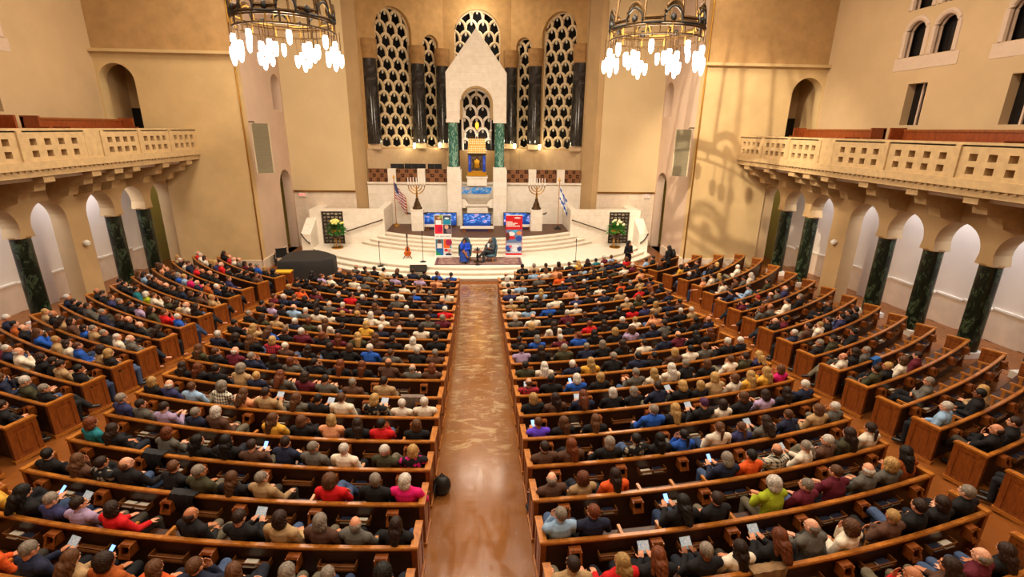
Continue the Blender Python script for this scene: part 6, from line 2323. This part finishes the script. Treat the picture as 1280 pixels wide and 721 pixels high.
# ---- people on and beside the platform
rs = random.Random(4)
w, _ = person((CH1[0], CH1[1] - .02, .47), PI - .05, 'md', 'B', rs, 'chin', 0, 1.0, '#8A5436', '#1F3F8C')
for ch in list(w.children):
    if ch.name.startswith('trousers'):
        bpy.data.objects.remove(ch)
    elif ch.name.startswith('top'):
        ch.color = lin('#1B49C8')
sk = MB()
vs, fs, seg = [], [], 24
for y, z, rx, ry in ((0, .66, .16, .13), (.06, .60, .22, .20), (.26, .50, .24, .16), (.42, .42, .25, .12), (.46, .25, .24, .13), (.48, .12, .25, .16)):
    for k in range(seg):
        a = 2 * PI * k / seg
        vs.append((rx * cos(a), y + ry * sin(a) * (1 if z > .45 else .9), z + .05 * sin(a) * (.2 < y < .45)))
for j in range(5):
    for k in range(seg):
        fs.append((j * seg + k, j * seg + (k + 1) % seg, (j + 1) * seg + (k + 1) % seg, (j + 1) * seg + k))
fs.append(tuple(range(seg))[::-1])
fs.append(tuple(5 * seg + k for k in range(seg)))
sk.add(vs, fs)
ME_SK = smooth_union(sk, .014, 'skirt')
ME_SK.materials.append(M['cloth'])
o = bpy.data.objects.new('skirt', ME_SK)
COL.objects.link(o)
o.parent = w
o.color = lin('#22408F')
tag(w, 'person in a bright blue dress seated with hand at chin on the platform', 'person')
m_, _ = person((CH2[0] - .02, CH2[1] - .03, .47), PI - .75, 'bg', 'G', rs, 'fold', 1, 1.0, '#8A5A40', '#3A3C42')
for ch in m_.children:
    if ch.name.startswith('top'):
        ch.color = lin('#45474C')
    if ch.name.startswith('hair'):
        ch.color = lin('#5A524B')
tie = MB().slab([(-.07, .0), (.07, .0), (.045, -.24), (-.045, -.24)], [], .012, (0, .083, 1.0), (1, 0, 0), (0, -.2, 1))
t = tie.build('shirt_front', M['fabric_white'], m_)
tag(m_, 'person in a dark grey suit seated with crossed legs on the platform', 'person')


def make_standing():
    body, top, tro = MB(), MB(), MB()
    shoe_mb = {-1: MB(), 1: MB()}
    spine = [(0, .88, .155, .115), (0, 1.0, .15, .11), (0, 1.12, .13, .10), (-.01, 1.27, .15, .11), (-.01, 1.38, .145, .09), (-.01, 1.45, .07, .06)]
    for mb, inf in ((body, 0), (top, .02)):
        vs, fs, seg = [], [], 20
        rows = spine if inf == 0 else [(0, .70, .17, .13)] + spine
        for y, z, rx, ry in rows:
            for k in range(seg):
                a = 2 * PI * k / seg
                vs.append(((rx + inf) * cos(a), y + (ry + inf) * sin(a), z))
        for j in range(len(rows) - 1):
            for k in range(seg):
                fs.append((j * seg + k, j * seg + (k + 1) % seg, (j + 1) * seg + (k + 1) % seg, (j + 1) * seg + k))
        fs.append(tuple(range(seg))[::-1])
        fs.append(tuple((len(rows) - 1) * seg + k for k in range(seg)))
        mb.add(vs, fs)
    hc = Vector((0, .02, 1.58))
    Rm = Matrix.Rotation(.3, 3, 'Z')
    body.capsule((0, -.01, 1.40), (0, .0, 1.52), .055, .052, 14)
    head(body, hc, Rm)
    for sd in (-1, 1):
        sh, el, wr = Vector((sd * .175, -.01, 1.37)), Vector((sd * .23, -.02, 1.10)), Vector((sd * .07, .20, 1.08))
        for mb, inf in ((body, 0), (top, .014)):
            mb.capsule((sd * .08, -.01, 1.39), sh, .058 + inf, .058 + inf)
            mb.capsule(sh, el, .05 + inf, .04 + inf)
            mb.capsule(el, wr if not inf else el.lerp(wr, .92), .04 + inf, .027 + inf)
        hand(body, wr, (-sd * .7, .6, .1), (0, 0, 1), sd)
        hip, kn, an = Vector((sd * .09, 0, .88)), Vector((sd * .1, .02, .48)), Vector((sd * .1, -.01, .09))
        for mb, inf in ((body, 0), (tro, .014)):
            mb.capsule(hip, kn, .085 + inf, .06 + inf)
            mb.capsule(kn, an, .058 + inf, .04 + inf * 1.5)
        body.capsule(an + Vector((0, -.03, -.045)), an + Vector((0, .16, -.05)), .036, .03)
        shoe_mb[sd].capsule(an + Vector((0, -.04, -.04)), an + Vector((0, .17, -.05)), .05, .04)
    out = dict(body=smooth_union(body, .0068, 'body_standing', 2, .4), top=smooth_union(top, .012, 'top_standing'), trousers=smooth_union(tro, .013, 'trousers_standing'), shoe_a=smooth_union(shoe_mb[-1], .011, 'shoe_standing'), shoe_b=smooth_union(shoe_mb[1], .011, 'shoe_standing'))
    out['head'] = (hc, Rm)
    out['body'].materials.append(M['skin'])
    out['top'].materials.append(M['cloth'])
    out['trousers'].materials.append(M['cloth'])
    out['shoe_a'].materials.append(M['leather'])
    out['shoe_b'].materials.append(M['leather'])
    return out


PM[('stand', 0)] = make_standing()
p, _ = person((7.22, 23.0, .0), PI + .5, 'lk', 'K', rs, 'stand', 0, 1.06, '#CF8E6C', '#121214')
tag(p, 'person with long black hair standing in black at the right end of the platform steps', 'person')
p, _ = person((8.95, 22.35, .0), .55, 'lk', 'K', rs, 'stand', 0, 1.0, '#8A5436', '#121214')
tag(p, 'person with long black hair standing among the front far right pews', 'person')

# coats over the pew backs, bags


def coat(block, k, pos, hexc, lab, width=.5):
    yc, r, a0, a1, sx = PEWS[(block, k)]
    a = a0 + pos / r
    x, y = apos(yc, r, a, sx, 0)
    t = empty('draped_coat', (x, y, fz(x, y)), sx * a)
    rc = random.Random(int(pos * 100))
    prof = [(-.12, .34), (-.09, .55), (-.06, .72), (-.045, .785), (.0, .80), (.045, .785), (.06, .70), (.03, .5), (-.01, .36)]
    n = 18
    vs, fs = [], []
    for i in range(n + 1):
        u = -width / 2 + width * i / n
        for j, (py, pz) in enumerate(prof):
            w_ = .018 * sin(i * 1.3 + j * .5) * (abs(j - 4) / 4) + .02
            sgn = 1 if j > 4 else -1
            vs.append((u + .03 * sin(j * 1.7 + i * .4), -py + (-sgn) * w_, pz + .03 * sin(i * .9) * (j in (0, 8)) + .012))
    m = len(vs)
    vs += [(q[0], q[1], q[2] - .012) if 2 < (i % 9) < 6 else (q[0], q[1] + (.014 if i % 9 > 5 else -.014) * 1.0, q[2]) for i, q in enumerate(vs)]
    c = len(prof)
    for i in range(n):
        for j in range(c - 1):
            q = i * c + j
            fs.append((q, q + 1, q + c + 1, q + c))
            fs.append((m + q, m + q + c, m + q + c + 1, m + q + 1))
    MB().add(vs, fs).build('cloth', solid('coat_%s' % hexc, hexc, .75, var=.25, vscale=12), t, smooth=True)
    tag(t, lab, 'coat', 'coats over pew backs')


coat('cl', 1, 3.62, '#17161A', 'black jacket draped over the third row rail of the left centre block', .42)
coat('cr', -1, 2.72, '#8A6A45', 'tan coat draped over the second row rail of the right centre block', .5)
coat('cl', 5, .6, '#6F5D52', 'grey brown coat draped over the seventh row rail near the aisle', .5)
coat('cl', 2, 4.75, '#1A1B20', 'dark jacket draped over the fourth row rail of the left centre block', .4)
coat('or', 4, 1.5, '#1E5FA8', 'blue jacket draped over a far right pew rail', .35)
t = empty('backpack', (-.66, 7.35, fz(.66, 7.35)))
MB().ell((0, 0, .17), (.16, .14, .19), 16, 12).ell((.02, .12, .12), (.11, .06, .11), 12, 8).build('bag', M['black_plastic'], t, smooth=True)
MB().tube([(-.1, -.1, .3), (-.12, -.2, .2), (-.1, -.12, .05)], .018, 6).tube([(-.03, 0, .34), (0, 0, .42), (.05, 0, .34)], .014, 6).build('strap', M['black_plastic'], t, smooth=True)
tag(t, 'black backpack on the centre aisle floor beside the left pew ends', 'bag')

# ------------------------------------------------------------------ light
def light(name, kind, loc, power, col, size=1.0, target=None, sizey=None, spot=None, spread=None):
    d = bpy.data.lights.new(name, kind)
    d.energy = power
    d.color = col
    if kind == 'AREA':
        d.shape = 'RECTANGLE'
        d.size = size * K
        d.size_y = (sizey or size) * K
        if spread:
            d.spread = spread
    elif kind == 'SPOT':
        d.spot_size = spot
        d.spot_blend = .6
        d.shadow_soft_size = size * K
    else:
        d.shadow_soft_size = size * K
    o = bpy.data.objects.new(name, d)
    COL.objects.link(o)
    o.location = loc
    if target is not None:
        o.rotation_euler = (Vector(target) - Vector(loc)).to_track_quat('-Z', 'Y').to_euler()
    return o


WARM = (1.0, .85, .66)
NEUT = (1.0, .95, .89)
COOL = (.74, .82, 1.0)
for i, x in enumerate((-8, 0, 8)):
    for j, y in enumerate((4, 12, 19.5)):
        light('ceiling_lamp', 'AREA', (x, y, 14.8), LP['ceil'][j], WARM, 3.0, (x, y, 0))  # unseen soft area lights, added as overhead fill for the room
for cxx in (-5.75, 5.62):
    light('chandelier_lamp', 'POINT', (cxx, 17, 8.9), LP['chand'], (1, .82, .6), .7)
for x in (-4.5, 0, 4.5):
    light('bema_lamp', 'SPOT', (x, 19.5, 14.5), LP['bema'], NEUT, .5, (x * .8, 26.2, .8), spot=math.radians(56))
for sx in (-1, 1):
    for y in (21.5, 19.5, 17, 15.2, 13.4, 11.5, 9, 6):
        light('aisle_lamp', 'AREA', (sx * 15.1, y, 4.95), LP['aisle'], COOL, .7, (sx * 15.1, y, 0))
    light('passage_lamp', 'AREA', (sx * 14, 26.5, 4.9), LP['aisle'] * .7, WARM, .8, (sx * 14, 26.5, 0))
light('gallery_spot', 'SPOT', (.6, 11.3, 14.4), LP['spot'], (1, .86, .64), .09, (11.9, 23.7, 4.5), spot=math.radians(38))
light('apse_lamp', 'AREA', (0, 31.6, 14.5), LP['apse'], WARM, 3, (0, 33, 6))
for x in (-3.98, -2.48, 2.4, 3.9):
    light('apse_uplight', 'POINT', (x * .97, 33.3 - abs(x) * .25 - .3, 5.9), LP['up'], (1, .85, .55), .06)
light('ark_lamp', 'POINT', (-.05, 30.62, 5.6), LP['up'] * 1.3, NEUT, .1)  # added point light inside the canopy to brighten the white lattice
light('arch_lamp', 'POINT', (-.05, 33.6, 12.9), LP['up'] * 2.5, NEUT, .1)
W = bpy.data.worlds.new('world')
SC.world = W
W.use_nodes = True
W.node_tree.nodes['Background'].inputs[0].default_value = (1, .85, .65, 1)
W.node_tree.nodes['Background'].inputs[1].default_value = .05

# ------------------------------------------------------------------ one scale for everything
done = set()
for o in SC.objects:
    o.location = o.location * K
    if o.type == 'MESH' and o.data.name not in done:
        done.add(o.data.name)
        o.data.transform(Matrix.Scale(K, 4))
for l in bpy.data.lights:
    l.energy *= K * K

SC.view_settings.view_transform = 'Standard'
SC.view_settings.look = 'None'
SC.view_settings.exposure = EXPOSURE
SC.view_settings.gamma = 1
SC.view_settings.use_curve_mapping = False
SC.cycles.use_denoising = True
SC.cycles.max_bounces = 6
SC.cycles.diffuse_bounces = 3
SC.cycles.glossy_bounces = 3
SC.cycles.transmission_bounces = 2
SC.cycles.sample_clamp_indirect = 4
